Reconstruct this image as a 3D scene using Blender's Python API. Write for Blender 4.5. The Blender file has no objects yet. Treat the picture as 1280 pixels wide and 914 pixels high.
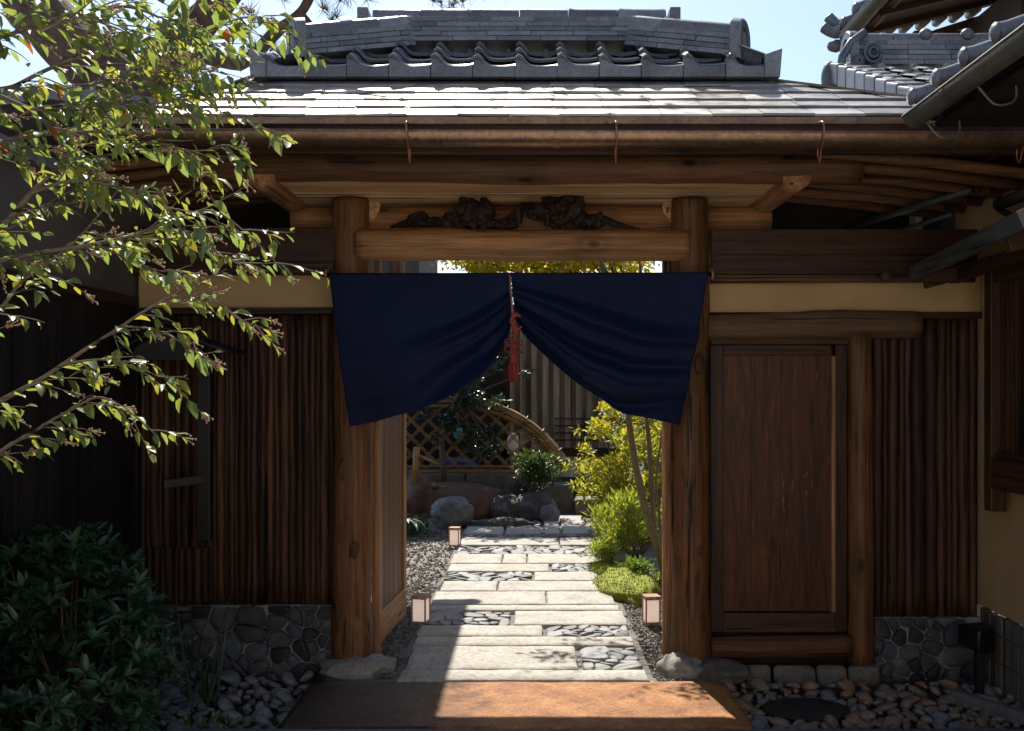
import bpy, bmesh, math, random
from mathutils import Vector, Matrix, noise
V = Vector
rad = math.radians
R = random.Random(11)
S = bpy.context.scene
COL = S.collection

# ------------------------------------------------------------------ camera, sky, sun, exposure
DIST, FOC, VPX, HOR, EYE = 5.5, 1265.0, 664.0, 482.0, 1.5
cam = bpy.data.objects.new('camera', bpy.data.cameras.new('camera'))
COL.objects.link(cam)
cam.location = (0, -DIST, EYE)
cam.rotation_euler = (rad(90), 0, 0)
cam.data.sensor_width = 36
cam.data.lens = 36 * FOC / 1280
cam.data.shift_x = -24 / 1280
cam.data.shift_y = 25 / 1280
cam.data.clip_end = 2000
S.camera = cam

SUN_EL, SUN_AZ = rad(50), rad(-11)          # azimuth from +Y, negative = to the left
sdir = V((math.sin(SUN_AZ) * math.cos(SUN_EL), math.cos(SUN_AZ) * math.cos(SUN_EL), math.sin(SUN_EL)))
w = bpy.data.worlds.new('World'); S.world = w; w.use_nodes = True
wn = w.node_tree.nodes
sky = wn.new('ShaderNodeTexSky'); sky.sky_type = 'NISHITA'; sky.sun_disc = False
sky.sun_elevation = SUN_EL; sky.sun_rotation = SUN_AZ
sky.air_density = 1.0; sky.dust_density = 1.0; sky.ozone_density = 2.2
w.node_tree.links.new(sky.outputs[0], wn['Background'].inputs[0])
wn['Background'].inputs[1].default_value = 0.098
sl = bpy.data.lights.new('sun', 'SUN'); sl.energy = 4.5; sl.angle = rad(0.5); sl.color = (1, .93, .82)
so = bpy.data.objects.new('sun', sl); COL.objects.link(so)
so.rotation_euler = sdir.to_track_quat('Z', 'Y').to_euler()
so.location = sdir * 60
S.view_settings.view_transform = 'Standard'
S.view_settings.look = 'None'
S.view_settings.exposure = 0.9
S.view_settings.gamma = 1

# ------------------------------------------------------------------ helpers
def P(px, py, Y):
    d = Y + DIST
    return V(((px - VPX) * d / FOC, Y, EYE + (HOR - py) * d / FOC))
def G(px, py, z=0.0):
    d = FOC * (EYE - z) / (py - HOR)
    return V(((px - VPX) * d / FOC, d - DIST, z))
def n3(p, f=1.0, s=0.0):
    return noise.noise(V((p[0] * f + s * 7.31, p[1] * f - s * 3.77, p[2] * f + s * 1.93)))
def org(o):
    v = V((0, 0, 0))
    while o:
        v += o.location; o = o.parent
    return v
def thing(name, label, cat, loc=(0, 0, 0), group=None, kind=None):
    o = bpy.data.objects.new(name, None); COL.objects.link(o)
    o.location = loc; o.empty_display_size = .1
    tag(o, label, cat, group, kind)
    return o
def tag(o, label=None, cat=None, group=None, kind=None):
    if label: o['label'] = label
    if cat: o['category'] = cat
    if group: o['group'] = group
    if kind: o['kind'] = kind
    return o
def copy_tree(o, parent=None):
    c = o.copy(); COL.objects.link(c); c.parent = parent
    for ch in list(o.children):
        copy_tree(ch, c)
    return c
def lerp(a, b, t): return a + (b - a) * t
def catmull(pts, n):
    out = []
    q = [pts[0]] + list(pts) + [pts[-1]]
    for i in range(1, len(q) - 2):
        for k in range(n):
            t = k / n
            a, b, c, d = q[i-1], q[i], q[i+1], q[i+2]
            out.append(.5 * ((2*b) + (c-a)*t + (2*a-5*b+4*c-d)*t*t + (3*b-a-3*c+d)*t*t*t))
    out.append(pts[-1])
    return out

class MB:
    def __init__(s): s.v = []; s.f = []
    def add(s, vs, fs):
        o = len(s.v)
        s.v += [V(p) for p in vs]
        s.f += [tuple(i + o for i in f) for f in fs]
        return s
    def merge(s, other, M=None):
        return s.add([(M @ p) if M else p for p in other.v], other.f)
    def box(s, x0, x1, y0, y1, z0, z1):
        return s.add([(x0,y0,z0),(x1,y0,z0),(x1,y1,z0),(x0,y1,z0),(x0,y0,z1),(x1,y0,z1),(x1,y1,z1),(x0,y1,z1)],
                     [(0,3,2,1),(4,5,6,7),(0,1,5,4),(1,2,6,5),(2,3,7,6),(3,0,4,7)])
    def beam(s, p, q, wd, ht, up=V((0, 0, 1))):
        p, q = V(p), V(q); d = (q - p).normalized()
        sd = d.cross(V(up)).normalized(); u = sd.cross(d)
        a, b = sd * wd / 2, u * ht / 2
        return s.add([p-a-b, p+a-b, p+a+b, p-a+b, q-a-b, q+a-b, q+a+b, q-a+b],
                     [(0,1,2,3),(7,6,5,4),(0,4,5,1),(1,5,6,2),(2,6,7,3),(3,7,4,0)])
    def tube(s, pts, r, n=10, wob=0.0, wf=3.0, seed=0.0, cap=True, fine=0):
        pts = [V(p) for p in pts]
        if fine:
            m = []
            for i in range(len(pts) - 1):
                for k in range(fine): m.append(pts[i].lerp(pts[i+1], k / fine))
            m.append(pts[-1]); 
            if isinstance(r, (list, tuple)):
                rr = []
                for i in range(len(r) - 1):
                    for k in range(fine): rr.append(lerp(r[i], r[i+1], k / fine))
                r = rr + [r[-1]]
            pts = m
        N = len(pts)
        if not isinstance(r, (list, tuple)): r = [r] * N
        vs = []; fs = []
        t0 = (pts[1] - pts[0]).normalized()
        ref = V((0, 0, 1)) if abs(t0.z) < .9 else V((0, 1, 0))
        a = t0.cross(ref).normalized()
        for i, p in enumerate(pts):
            t = (pts[min(i+1, N-1)] - pts[max(i-1, 0)])
            if t.length < 1e-9: t = t0
            t.normalize()
            a = (a - t * a.dot(t)); 
            if a.length < 1e-6: a = t.orthogonal()
            a.normalize(); b = t.cross(a)
            for k in range(n):
                an = 2 * math.pi * k / n
                e = a * math.cos(an) + b * math.sin(an)
                rr = r[i]
                if wob: rr *= 1 + wob * (n3(p + e * .12, wf, seed) + .5 * n3(p + e * .2, wf * 3, seed + 3))
                vs.append(p + e * rr)
        for i in range(N - 1):
            for k in range(n):
                k2 = (k + 1) % n
                fs.append((i*n+k, i*n+k2, (i+1)*n+k2, (i+1)*n+k))
        if cap:
            fs.append(tuple(range(n - 1, -1, -1))); fs.append(tuple((N-1)*n + k for k in range(n)))
        return s.add(vs, fs)
    def blob(s, c, r, sub=3, amp=.2, fr=1.6, seed=0.0, floor=None, flatten=0.0):
        vs, fs = ICO[sub]; c = V(c); out = []
        for p in vs:
            k = 1 + amp * (n3(p, fr, seed) + .5 * n3(p, fr * 2.3, seed + 5) + .25 * n3(p, fr * 5, seed + 9))
            if flatten:   # chip planes off for an angular stone
                for j in range(7):
                    nn = V((math.sin(seed*3.1+j*2.4), math.cos(seed*1.7+j*1.9), math.sin(seed*.7+j*4.1))).normalized()
                    dd = (p * k).dot(nn)
                    lim = 1 - flatten * (.6 + .4 * math.sin(j * 5 + seed))
                    if dd > lim: k *= lim / dd * .6 + .4
            q = c + V((p.x * r[0] * k, p.y * r[1] * k, p.z * r[2] * k))
            if floor is not None and q.z < floor: q.z = floor
            out.append(q)
        return s.add(out, fs)
    def leaf(s, b, d, nrm, L, W, fold=.25, hi=False, droop=0.0):
        d = d.normalized(); sd = d.cross(nrm)
        if sd.length < 1e-4: sd = d.orthogonal()
        sd.normalize(); u = sd.cross(d)
        if hi:
            dr = lambda t: u * (-droop * L * t * t)
            c1 = b + d * L * .35 + dr(.35); c2 = b + d * L * .72 + dr(.72); t = b + d * L + dr(1)
            up = u * (W * fold)
            vs = [b, c1 + sd * W * .5 + up, c2 + sd * W * .36 + up * .7, t, c2 - sd * W * .36 + up * .7, c1 - sd * W * .5 + up, c1, c2]
            return s.add(vs, [(0, 1, 6), (1, 2, 7, 6), (2, 3, 7), (0, 6, 5), (6, 7, 4, 5), (7, 3, 4)])
        m = b + d * L * .5 - u * W * fold
        return s.add([b, m + sd * W * .5 + u * W * fold, b + d * L - u * L * droop, m - sd * W * .5 + u * W * fold, m],
                     [(0, 1, 4), (1, 2, 4), (2, 3, 4), (3, 0, 4)])
    def build(s, name, mat, parent=None, smooth=True, bevel=0.0, sub=0, solid=0.0, angle=None):
        o0 = org(parent) if parent else V((0, 0, 0))
        me = bpy.data.meshes.new(name)
        me.from_pydata([tuple(p - o0) for p in s.v], [], s.f)
        me.update()
        if smooth:
            me.polygons.foreach_set('use_smooth', [True] * len(me.polygons))
            if angle: me.set_sharp_from_angle(angle=rad(angle))
        me.materials.append(mat)
        o = bpy.data.objects.new(name, me); COL.objects.link(o)
        if parent: o.parent = parent
        if solid:
            m = o.modifiers.new('s', 'SOLIDIFY'); m.thickness = solid
        if bevel:
            m = o.modifiers.new('b', 'BEVEL'); m.width = bevel; m.segments = 2; m.limit_method = 'ANGLE'
        if sub:
            m = o.modifiers.new('u', 'SUBSURF'); m.levels = m.render_levels = sub
        return o
    def solo(s, name, mat, label, cat, group=None, kind=None, base=None, **kw):
        """a top level thing that is one mesh, its origin at its base"""
        xs = [p.x for p in s.v]; ys = [p.y for p in s.v]; zs = [p.z for p in s.v]
        b = V(base) if base else V(((min(xs)+max(xs))/2, (min(ys)+max(ys))/2, min(zs)))
        s.v = [p - b for p in s.v]
        o = s.build(name, mat, None, **kw); o.location = b
        s.v = [p + b for p in s.v]
        return tag(o, label, cat, group, kind)

ICO = {}
for q in (1, 2, 3, 4):
    bm = bmesh.new(); bmesh.ops.create_icosphere(bm, subdivisions=q, radius=1)
    bm.verts.ensure_lookup_table()
    ICO[q] = ([v.co.copy() for v in bm.verts], [tuple(v.index for v in f.verts) for f in bm.faces]); bm.free()

def cells(x0, x1, y0, y1, n, seed, relax=2, aspect=1.0):
    """voronoi cells of a rectangle -> list of polygons"""
    r = random.Random(seed)
    st = [(r.uniform(x0, x1), r.uniform(y0, y1)) for _ in range(n)]
    for it in range(relax + 1):
        out = []
        for i, (ax, ay) in enumerate(st):
            poly = [(x0, y0), (x1, y0), (x1, y1), (x0, y1)]
            near = sorted(range(n), key=lambda j: (st[j][0]-ax)**2 + (st[j][1]-ay)**2)[1:22]
            for j in near:
                bx, by = st[j]
                mx, my, dx, dy = (ax+bx)/2, (ay+by)/2, bx-ax, by-ay
                new = []
                for k in range(len(poly)):
                    p, q = poly[k], poly[(k+1) % len(poly)]
                    a = (p[0]-mx)*dx + (p[1]-my)*dy; b = (q[0]-mx)*dx + (q[1]-my)*dy
                    if a <= 0: new.append(p)
                    if a * b < 0:
                        t = a / (a - b); new.append((p[0]+(q[0]-p[0])*t, p[1]+(q[1]-p[1])*t))
                poly = new
                if len(poly) < 3: break
            out.append(poly)
        if it < relax:
            st = [((sum(p[0] for p in c)/len(c)) * .5 + s_[0] * .5, (sum(p[1] for p in c)/len(c)) * .5 + s_[1] * .5) if len(c) >= 3 else s_ for c, s_ in zip(out, st)]
    return [c for c in out if len(c) >= 3]
def chaikin(poly, k=1, c=.22):
    for _ in range(k):
        o = []
        for i in range(len(poly)):
            p, q = poly[i], poly[(i+1) % len(poly)]
            o.append((lerp(p[0], q[0], c), lerp(p[1], q[1], c))); o.append((lerp(p[0], q[0], 1-c), lerp(p[1], q[1], 1-c)))
        poly = o
    return poly
def stones(mb, polys, fn, gap, h, rnd, rough=.25, ck=2, cc=.22):
    """each polygon becomes a rounded stone; fn(x, y, height) gives the world point"""
    for poly in polys:
        cx = sum(p[0] for p in poly)/len(poly); cy = sum(p[1] for p in poly)/len(poly)
        size = sum(math.hypot(p[0]-cx, p[1]-cy) for p in poly)/len(poly)
        if size < gap * 1.5: continue
        k0 = 1 - gap / size
        pl = chaikin(poly, ck, cc)
        hh = h * rnd.uniform(.75, 1.2); tx, ty = rnd.uniform(-rough, rough), rnd.uniform(-rough, rough)
        rings = []; n = len(pl); vs = []; fs = []
        for (k, z) in ((k0, -.3*h), (k0, .45*hh), (k0*.93, .8*hh), (k0*.74, .98*hh), (k0*.35, 1.04*hh)):
            for (x, y) in pl:
                dx, dy = (x-cx)*k, (y-cy)*k
                zz = z
                if z > .4*hh: zz += (tx*dx + ty*dy) * .5 + .12 * h * n3((x*9, y*9, hh*50), 1.7)
                vs.append(fn(cx+dx, cy+dy, zz))
        for q in range(4):
            for i in range(n):
                j = (i+1) % n
                fs.append((q*n+i, q*n+j, (q+1)*n+j, (q+1)*n+i))
        vs.append(fn(cx, cy, 1.05*hh)); 
        for i in range(n): fs.append((4*n+i, 4*n+(i+1) % n, 5*n))
        mb.add(vs, fs)

# ------------------------------------------------------------------ materials
MATS = {}
class NT:
    def __init__(s, name):
        s.m = bpy.data.materials.new(name); s.m.use_nodes = True
        s.t = s.m.node_tree; s.b = s.t.nodes['Principled BSDF']; s.out = s.t.nodes['Material Output']
        s.co = s.t.nodes.new('ShaderNodeTexCoord').outputs['Object']
    def n(s, typ, **kw):
        x = s.t.nodes.new('ShaderNode' + typ)
        for k, v in kw.items(): setattr(x, k, v)
        return x
    def l(s, a, b): s.t.links.new(a, b)
    def map(s, sc):
        m = s.n('Mapping'); m.inputs['Scale'].default_value = sc; s.l(s.co, m.inputs[0]); return m.outputs[0]
    def noise(s, sc, det=4, rough=.55, vec=None, dist=0):
        x = s.n('TexNoise'); x.inputs['Scale'].default_value = sc; x.inputs['Detail'].default_value = det
        x.inputs['Roughness'].default_value = rough; x.inputs['Distortion'].default_value = dist
        s.l(vec or s.co, x.inputs['Vector']); return x.outputs['Fac']
    def ramp(s, fac, stops, interp='LINEAR'):
        x = s.n('ValToRGB'); x.color_ramp.interpolation = interp
        e = x.color_ramp.elements
        while len(e) < len(stops): e.new(.5)
        for i, (p, c) in enumerate(stops):
            e[i].position = p; e[i].color = (*c, 1) if len(c) == 3 else c
        s.l(fac, x.inputs[0]); return x.outputs[0]
    def mix(s, a, b, fac, mode='MIX'):
        x = s.n('Mix', data_type='RGBA', blend_type=mode)
        for val, sock in ((fac, x.inputs[0]), (a, x.inputs[6]), (b, x.inputs[7])):
            if hasattr(val, 'links'): s.l(val, sock)
            elif isinstance(val, (int, float)): sock.default_value = val
            else: sock.default_value = (*val, 1)
        return x.outputs[2]
    def isl(s): return s.n('NewGeometry').outputs['Random Per Island']
    def set(s, name, v):
        i = s.b.inputs[name]
        if hasattr(v, 'links'): s.l(v, i)
        elif isinstance(v, (int, float)): i.default_value = v
        else: i.default_value = (*v, 1)
    def bump(s, h, strength=.3, dist=.01):
        x = s.n('Bump'); x.inputs['Strength'].default_value = strength; x.inputs['Distance'].default_value = dist
        s.l(h, x.inputs['Height']); s.l(x.outputs[0], s.b.inputs['Normal'])
def g3(v): return (v, v, v)
def mul(c, k): return tuple(x * k for x in c)

def wood(name, c, axis='Z', dark=.45, rough=.6, knots=True, isl=0.0, grain=1.0, wx=None):
    key = (name, axis)
    if key in MATS: return MATS[key]
    m = NT(name + '_' + axis.lower())
    k = {'X': (.05, 1, 1), 'Y': (1, .05, 1), 'Z': (1, 1, .05)}[axis]
    v = m.map(k)
    f = m.noise(55 * grain, 6, .65, v, .4)
    big = m.noise(3.0, 3, .5, m.map({'X': (.3, 1, 1), 'Y': (1, .3, 1), 'Z': (1, 1, .3)}[axis]))
    col = m.ramp(f, [(.3, mul(c, dark)), (.5, mul(c, .85)), (.72, mul(c, 1.3))])
    col = m.mix(col, m.ramp(big, [(.3, g3(.55)), (.7, g3(1.25))]), .8, 'MULTIPLY')
    ck = m.noise(34, 3, .5, m.map({'X': (.018, 1, 1), 'Y': (1, .018, 1), 'Z': (1, 1, .018)}[axis]), .8)
    col = m.mix(col, m.ramp(ck, [(.33, g3(.12)), (.39, g3(.85)), (.6, g3(1.0)), (.72, g3(1.35))]), 1, 'MULTIPLY')
    h = m.mix(f, ck, .5)
    if knots:
        kv = m.map({'X': (.5, 1, 1), 'Y': (1, .5, 1), 'Z': (1, 1, .5)}[axis])
        vo = m.n('TexVoronoi'); vo.inputs['Scale'].default_value = 3.6; m.l(kv, vo.inputs['Vector'])
        kf = m.ramp(vo.outputs['Distance'], [(.03, g3(.1)), (.075, g3(.55)), (.09, g3(.85)), (.13, g3(.7)), (.25, g3(1))])
        col = m.mix(col, kf, 1.0, 'MULTIPLY')
    if isl:
        col = m.mix(col, m.ramp(m.isl(), [(0, g3(1 - isl)), (1, g3(1 + isl))]), 1.0, 'MULTIPLY')
    if wx: # weathered grey towards patches
        ww = m.noise(1.6, 5, .7)
        col = m.mix(col, wx, m.ramp(ww, [(.45, g3(0)), (.75, g3(.7))]))
    m.set('Base Color', col); m.set('Roughness', rough)
    m.b.inputs['Specular IOR Level'].default_value = .22
    m.bump(h, .35, .006)
    MATS[key] = m.m
    return m.m
def stone(name, c1, c2, sc=4, rough=.8, isl=0.0, bump=.5, spots=None, hue=None):
    if name in MATS: return MATS[name]
    m = NT(name)
    a = m.noise(sc, 8, .65); b = m.noise(sc * 9, 5, .6)
    col = m.ramp(a, [(.3, c1), (.7, c2)])
    col = m.mix(col, m.ramp(b, [(.3, g3(.7)), (.7, g3(1.25))]), 1, 'MULTIPLY')
    if isl: col = m.mix(col, m.ramp(m.isl(), [(0, g3(1 - isl)), (1, g3(1 + isl))]), 1.0, 'MULTIPLY')
    if hue:
        col = m.mix(col, m.ramp(m.isl(), [(0, (1, 1, 1)), (.35, (1, 1, 1)), (.5, hue), (.6, (1, 1, 1)), (.8, (.75, .8, .9))], 'CONSTANT'), 1.0, 'MULTIPLY')
    if spots:
        s_ = m.noise(sc * 2.2, 6, .7)
        col = m.mix(col, spots, m.ramp(s_, [(.56, g3(0)), (.66, g3(.85))]))
    m.set('Base Color', col); m.set('Roughness', rough)
    hh = m.mix(a, b, .4)
    m.bump(hh, bump, .02)
    MATS[name] = m.m
    return m.m
def plaster(name, c):
    m = NT(name); a = m.noise(2, 6, .6); b = m.noise(140, 3, .6)
    m.set('Base Color', m.ramp(a, [(.3, mul(c, .82)), (.7, mul(c, 1.1))])); m.set('Roughness', .9)
    m.bump(b, .25, .003); return m.m
def leafmat(name, cols, trans=.45, rough=.45, gloss=.5, odd=None):
    m = NT(name)
    n = len(cols)
    col = m.ramp(m.isl(), [(i / n, c) for i, c in enumerate(cols)] + ([(.99, odd)] if odd else []), 'CONSTANT')
    col = m.mix(col, m.ramp(m.noise(25, 3), [(.3, g3(.8)), (.7, g3(1.15))]), 1, 'MULTIPLY')
    m.set('Base Color', col); m.set('Roughness', rough); m.b.inputs['Specular IOR Level'].default_value = gloss
    tr = m.n('BsdfTranslucent'); m.l(m.mix(col, (1.6, 1.5, .7), 1, 'MULTIPLY'), tr.inputs[0])
    mx = m.n('MixShader'); mx.inputs[0].default_value = trans
    m.l(m.b.outputs[0], mx.inputs[1]); m.l(tr.outputs[0], mx.inputs[2]); m.l(mx.outputs[0], m.out.inputs[0])
    return m.m
def simple(name, c, rough=.5, metal=0.0, var=.15, sc=12, bump=0.0):
    m = NT(name); a = m.noise(sc, 5, .6)
    m.set('Base Color', m.ramp(a, [(.3, mul(c, 1 - var)), (.7, mul(c, 1 + var))])); m.set('Roughness', rough); m.set('Metallic', metal)
    if bump: m.bump(a, bump, .004)
    return m.m

LOG = (.36, .185, .085)
def log(ax): return wood('cedar_log', LOG, ax, .5, .55)
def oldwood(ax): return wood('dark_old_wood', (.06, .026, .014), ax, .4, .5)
def postwood(ax): return wood('weathered_post_wood', (.16, .074, .032), ax, .3, .55)
def ceilwood(ax): return wood('pale_ceiling_wood', (.78, .50, .27), ax, .8, .5, knots=False)
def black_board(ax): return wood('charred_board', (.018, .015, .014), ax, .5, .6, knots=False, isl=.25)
M_BARK = wood('cedar_bark_strip', (.082, .036, .018), 'Z', .14, .6, knots=True, isl=.55, grain=.7)
def _door():
    m = NT('plank_door')
    v = m.map((1, 1, .13))
    f = m.noise(16, 5, .6, v, 1.6); g = m.noise(90, 4, .6, m.map((1, 1, .05)))
    fl = m.noise(22, 4, .65, m.map((1, 1, .16)), 2.2); pa = m.noise(2.2, 3, .5)
    col = m.ramp(f, [(.3, (.024, .008, .005)), (.5, (.07, .024, .010)), (.7, (.11, .038, .015))])
    col = m.mix(col, m.ramp(g, [(.35, g3(.6)), (.65, g3(1.25))]), 1, 'MULTIPLY')
    fk = m.ramp(fl, [(.6, g3(0)), (.68, g3(1))]); pk = m.ramp(pa, [(.45, g3(0)), (.6, g3(.8))])
    col = m.mix(col, (.22, .105, .045), m.mix(fk, pk, 1, 'MULTIPLY'))
    m.set('Base Color', col); m.set('Roughness', .5); m.b.inputs['Specular IOR Level'].default_value = .25
    m.bump(m.mix(f, g, .5), .3, .005); return m.m
M_DOOR = _door()
M_LEAFDOOR = wood('gate_door_wood', (.17, .066, .025), 'Z', .35, .55, knots=False)
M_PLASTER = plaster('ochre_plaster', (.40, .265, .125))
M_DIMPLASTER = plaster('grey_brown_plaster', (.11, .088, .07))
M_RUBBLE = stone('rubble_stone', (.026, .028, .033), (.10, .104, .112), 6, .7, .75, .6, hue=(1.0, .88, .72))
M_MORTAR = stone('mortar', (.13, .13, .127), (.25, .245, .235), 14, .95, 0, .4)
M_COBBLE = stone('river_cobble', (.10, .105, .115), (.2, .195, .19), 9, .7, .35, .4)
M_COBBLE_W = stone('warm_river_cobble', (.10, .08, .065), (.21, .175, .14), 9, .65, .45, .4)
M_SLAB = stone('granite_slab', (.29, .272, .24), (.45, .425, .375), 4, .85, .2, .45, spots=(.25, .22, .165))
M_PEB = stone('flat_grey_pebble', (.12, .125, .125), (.25, .25, .245), 8, .65, .45, .3)
M_BED = stone('dark_bed_mortar', (.12, .117, .108), (.21, .2, .185), 20, .95, 0, .5)
M_GRAVEL = stone('gravel_chips', (.10, .092, .082), (.25, .23, .2), 30, .9, .5, .2)
M_SOIL = stone('dark_soil', (.03, .024, .018), (.07, .055, .04), 9, .95, 0, .6)
M_BOULDER = stone('grey_boulder', (.10, .10, .10), (.24, .235, .225), 2.2, .85, 0, .6, spots=(.3, .3, .28))
M_BOULDER_D = stone('dark_boulder', (.045, .042, .038), (.13, .12, .105), 3, .85, 0, .7, spots=(.2, .2, .18))
M_BASIN = stone('red_brown_stone', (.075, .032, .018), (.15, .07, .04), 2, .6, 0, .5)
M_BASE = stone('pale_base_stone', (.17, .16, .145), (.34, .32, .285), 4, .85, 0, .6)
M_TILE = stone('smoked_roof_tile', (.095, .10, .112), (.18, .187, .2), 7, .4, .35, .15)
M_TILE_LIT = stone('sunlit_grey_tile', (.16, .165, .175), (.26, .265, .275), 7, .3, .25, .12)  # paler copy of the roof tile, sun glare put into its colour
M_TILE_S = stone('glossy_curved_tile', (.055, .062, .08), (.11, .12, .145), 7, .24, .2, .1)
M_PAVE = stone('grey_pavement', (.10, .10, .105), (.16, .16, .16), 6, .85, 0, .3)
M_BAMBOO = wood('dry_bamboo', (.36, .21, .09), 'X', .75, .45, knots=False)
M_BAMBOO_Z = wood('dry_bamboo', (.4, .24, .10), 'Z', .75, .45, knots=False)
M_TWIG = wood('grey_brown_twig', (.20, .15, .11), 'X', .6, .8, knots=False)
M_BARKPINE = stone('pine_bark', (.05, .03, .022), (.19, .115, .08), 9, .9, 0, 1.0)
M_COPPER = stone('aged_copper', (.14, .085, .055), (.26, .165, .105), 5, .3, 0, .1, spots=(.07, .06, .045))
M_COPPER.node_tree.nodes['Principled BSDF'].inputs['Metallic'].default_value = .75
M_GUTTER = stone('verdigris_gutter', (.075, .078, .07), (.15, .14, .115), 5, .45, 0, .1, spots=(.10, .13, .115))
M_GUTTER.node_tree.nodes['Principled BSDF'].inputs['Metallic'].default_value = .5
M_BLACK = simple('black_painted_metal', (.007, .007, .008), .5)
M_GREEN_RUST = simple('dark_green_metal', (.025, .032, .03), .55, 0, .3)
M_CORD = simple('red_cord', (.26, .03, .028), .7, 0, .25, 60)
M_PINKCORD = simple('dull_pink_cord', (.28, .15, .15), .8)
M_WHITE = simple('white_paint', (.7, .7, .68), .6, 0, .05)
M_BLUE = simple('blue_sheet', (.02, .06, .22), .5, 0, .3)
M_TURQ = simple('turquoise_plastic', (.03, .30, .30), .5)

def _navy():
    m = NT('navy_cloth')
    a = m.noise(260, 2, .5, m.map((1, 1, .35))); b = m.noise(1.6, 3)
    col = m.ramp(b, [(.3, (.0042, .0085, .032)), (.7, (.007, .0145, .052))])
    col = m.mix(col, m.ramp(a, [(.35, g3(.75)), (.65, g3(1.2))]), 1, 'MULTIPLY')
    m.set('Base Color', col); m.set('Roughness', .66); m.b.inputs['Specular IOR Level'].default_value = .14
    m.set('Sheen Weight', .04); m.set('Sheen Roughness', .5); m.b.inputs['Sheen Tint'].default_value = (.2, .35, 1, 1)
    m.bump(a, .1, .002)
    tr = m.n('BsdfTranslucent'); tr.inputs[0].default_value = (.01, .02, .09, 1)
    mx = m.n('MixShader'); mx.inputs[0].default_value = .15
    m.l(m.b.outputs[0], mx.inputs[1]); m.l(tr.outputs[0], mx.inputs[2]); m.l(mx.outputs[0], m.out.inputs[0])
    return m.m
M_NAVY = _navy()
def _wet_shaded_rust():
    m = NT('wet_shaded_rust_slab')
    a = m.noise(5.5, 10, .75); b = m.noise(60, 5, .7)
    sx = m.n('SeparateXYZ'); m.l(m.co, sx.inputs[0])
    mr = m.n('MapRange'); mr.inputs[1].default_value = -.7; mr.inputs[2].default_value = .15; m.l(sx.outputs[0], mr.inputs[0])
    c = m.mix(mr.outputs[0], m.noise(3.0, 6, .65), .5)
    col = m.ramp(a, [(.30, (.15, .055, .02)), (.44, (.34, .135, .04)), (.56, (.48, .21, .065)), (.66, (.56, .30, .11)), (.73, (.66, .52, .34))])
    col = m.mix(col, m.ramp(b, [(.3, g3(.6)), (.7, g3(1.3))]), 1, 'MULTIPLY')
    col = m.mix((.032, .014, .009), col, m.ramp(c, [(.36, g3(.05)), (.52, g3(1))]))  # left part darkened: wetness together with shade painted into the colour
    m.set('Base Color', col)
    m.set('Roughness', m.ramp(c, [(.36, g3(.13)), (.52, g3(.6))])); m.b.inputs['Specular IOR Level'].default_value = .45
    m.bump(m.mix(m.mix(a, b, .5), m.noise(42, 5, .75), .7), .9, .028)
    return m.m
M_WET_SHADE = _wet_shaded_rust()
def _shingle():
    m = NT('copper_shingle')
    a = m.noise(4, 6, .65); i = m.isl()
    col = m.ramp(a, [(.3, (.20, .185, .175)), (.55, (.32, .31, .30)), (.75, (.41, .405, .40))])
    col = m.mix(col, m.ramp(i, [(0, g3(.72)), (1, g3(1.22))]), 1, 'MULTIPLY')
    m.set('Base Color', col); m.set('Metallic', .7); m.set('Roughness', m.ramp(m.noise(9, 4), [(.3, g3(.34)), (.7, g3(.5))]))
    m.bump(m.noise(6, 3), .25, .02)
    return m.m
M_SHINGLE = _shingle()
def _moss(name, c1, c2):
    m = NT(name); a = m.noise(7, 6, .7); b = m.noise(160, 3, .6)
    col = m.ramp(a, [(.35, c1), (.65, c2)])
    m.set('Base Color', m.mix(col, m.ramp(b, [(.3, g3(.55)), (.7, g3(1.4))]), 1, 'MULTIPLY')); m.set('Roughness', .95)
    m.bump(b, .5, .01); return m.m
M_MOSS = _moss('bright_moss', (.15, .18, .02), (.31, .34, .035))
def _paper():
    m = NT('lantern_paper'); m.set('Base Color', (.8, .76, .72)); m.set('Roughness', .7)
    tr = m.n('BsdfTranslucent'); tr.inputs[0].default_value = (.85, .78, .72, 1)
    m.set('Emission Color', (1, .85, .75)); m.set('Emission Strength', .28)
    mx = m.n('MixShader'); mx.inputs[0].default_value = .6
    m.l(m.b.outputs[0], mx.inputs[1]); m.l(tr.outputs[0], mx.inputs[2]); m.l(mx.outputs[0], m.out.inputs[0]); return m.m
M_PAPER = _paper()
M_LFRAME = wood('lantern_frame_wood', (.5, .27, .19), 'Z', .75, .5, knots=False)
L_TREE = leafmat('crape_leaf', [(.17, .225, .07), (.14, .20, .08), (.22, .255, .07), (.12, .17, .08), (.26, .265, .06), (.18, .23, .09), (.16, .2, .065), (.15, .215, .11), (.21, .26, .09), (.13, .19, .095)], .56, .42, .45, odd=(.34, .09, .03))
L_AUTUMN = leafmat('autumn_leaf', [(.30, .07, .02), (.22, .03, .02), (.35, .22, .03), (.4, .25, .02)], .5)
L_BUSH = leafmat('dark_evergreen_leaf', [(.022, .06, .03), (.032, .08, .036), (.018, .05, .028), (.04, .085, .035)], .15, .42, .5)
L_CAM = leafmat('camellia_leaf', [(.02, .045, .03), (.028, .06, .035), (.018, .038, .028), (.035, .07, .04)], .2, .35, .6)
L_YEL = leafmat('yellow_green_leaf', [(.26, .30, .04), (.32, .33, .05), (.22, .27, .04), (.36, .32, .06), (.30, .33, .06), (.34, .25, .04)], .55, .45)
L_MAPLE = leafmat('golden_maple_leaf', [(.5, .50, .10), (.58, .52, .12), (.44, .48, .10), (.56, .46, .12)], .75, .5)
L_GRN = leafmat('fresh_green_leaf', [(.09, .16, .03), (.13, .2, .035), (.08, .14, .035), (.16, .22, .04)], .45, .4)
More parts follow.
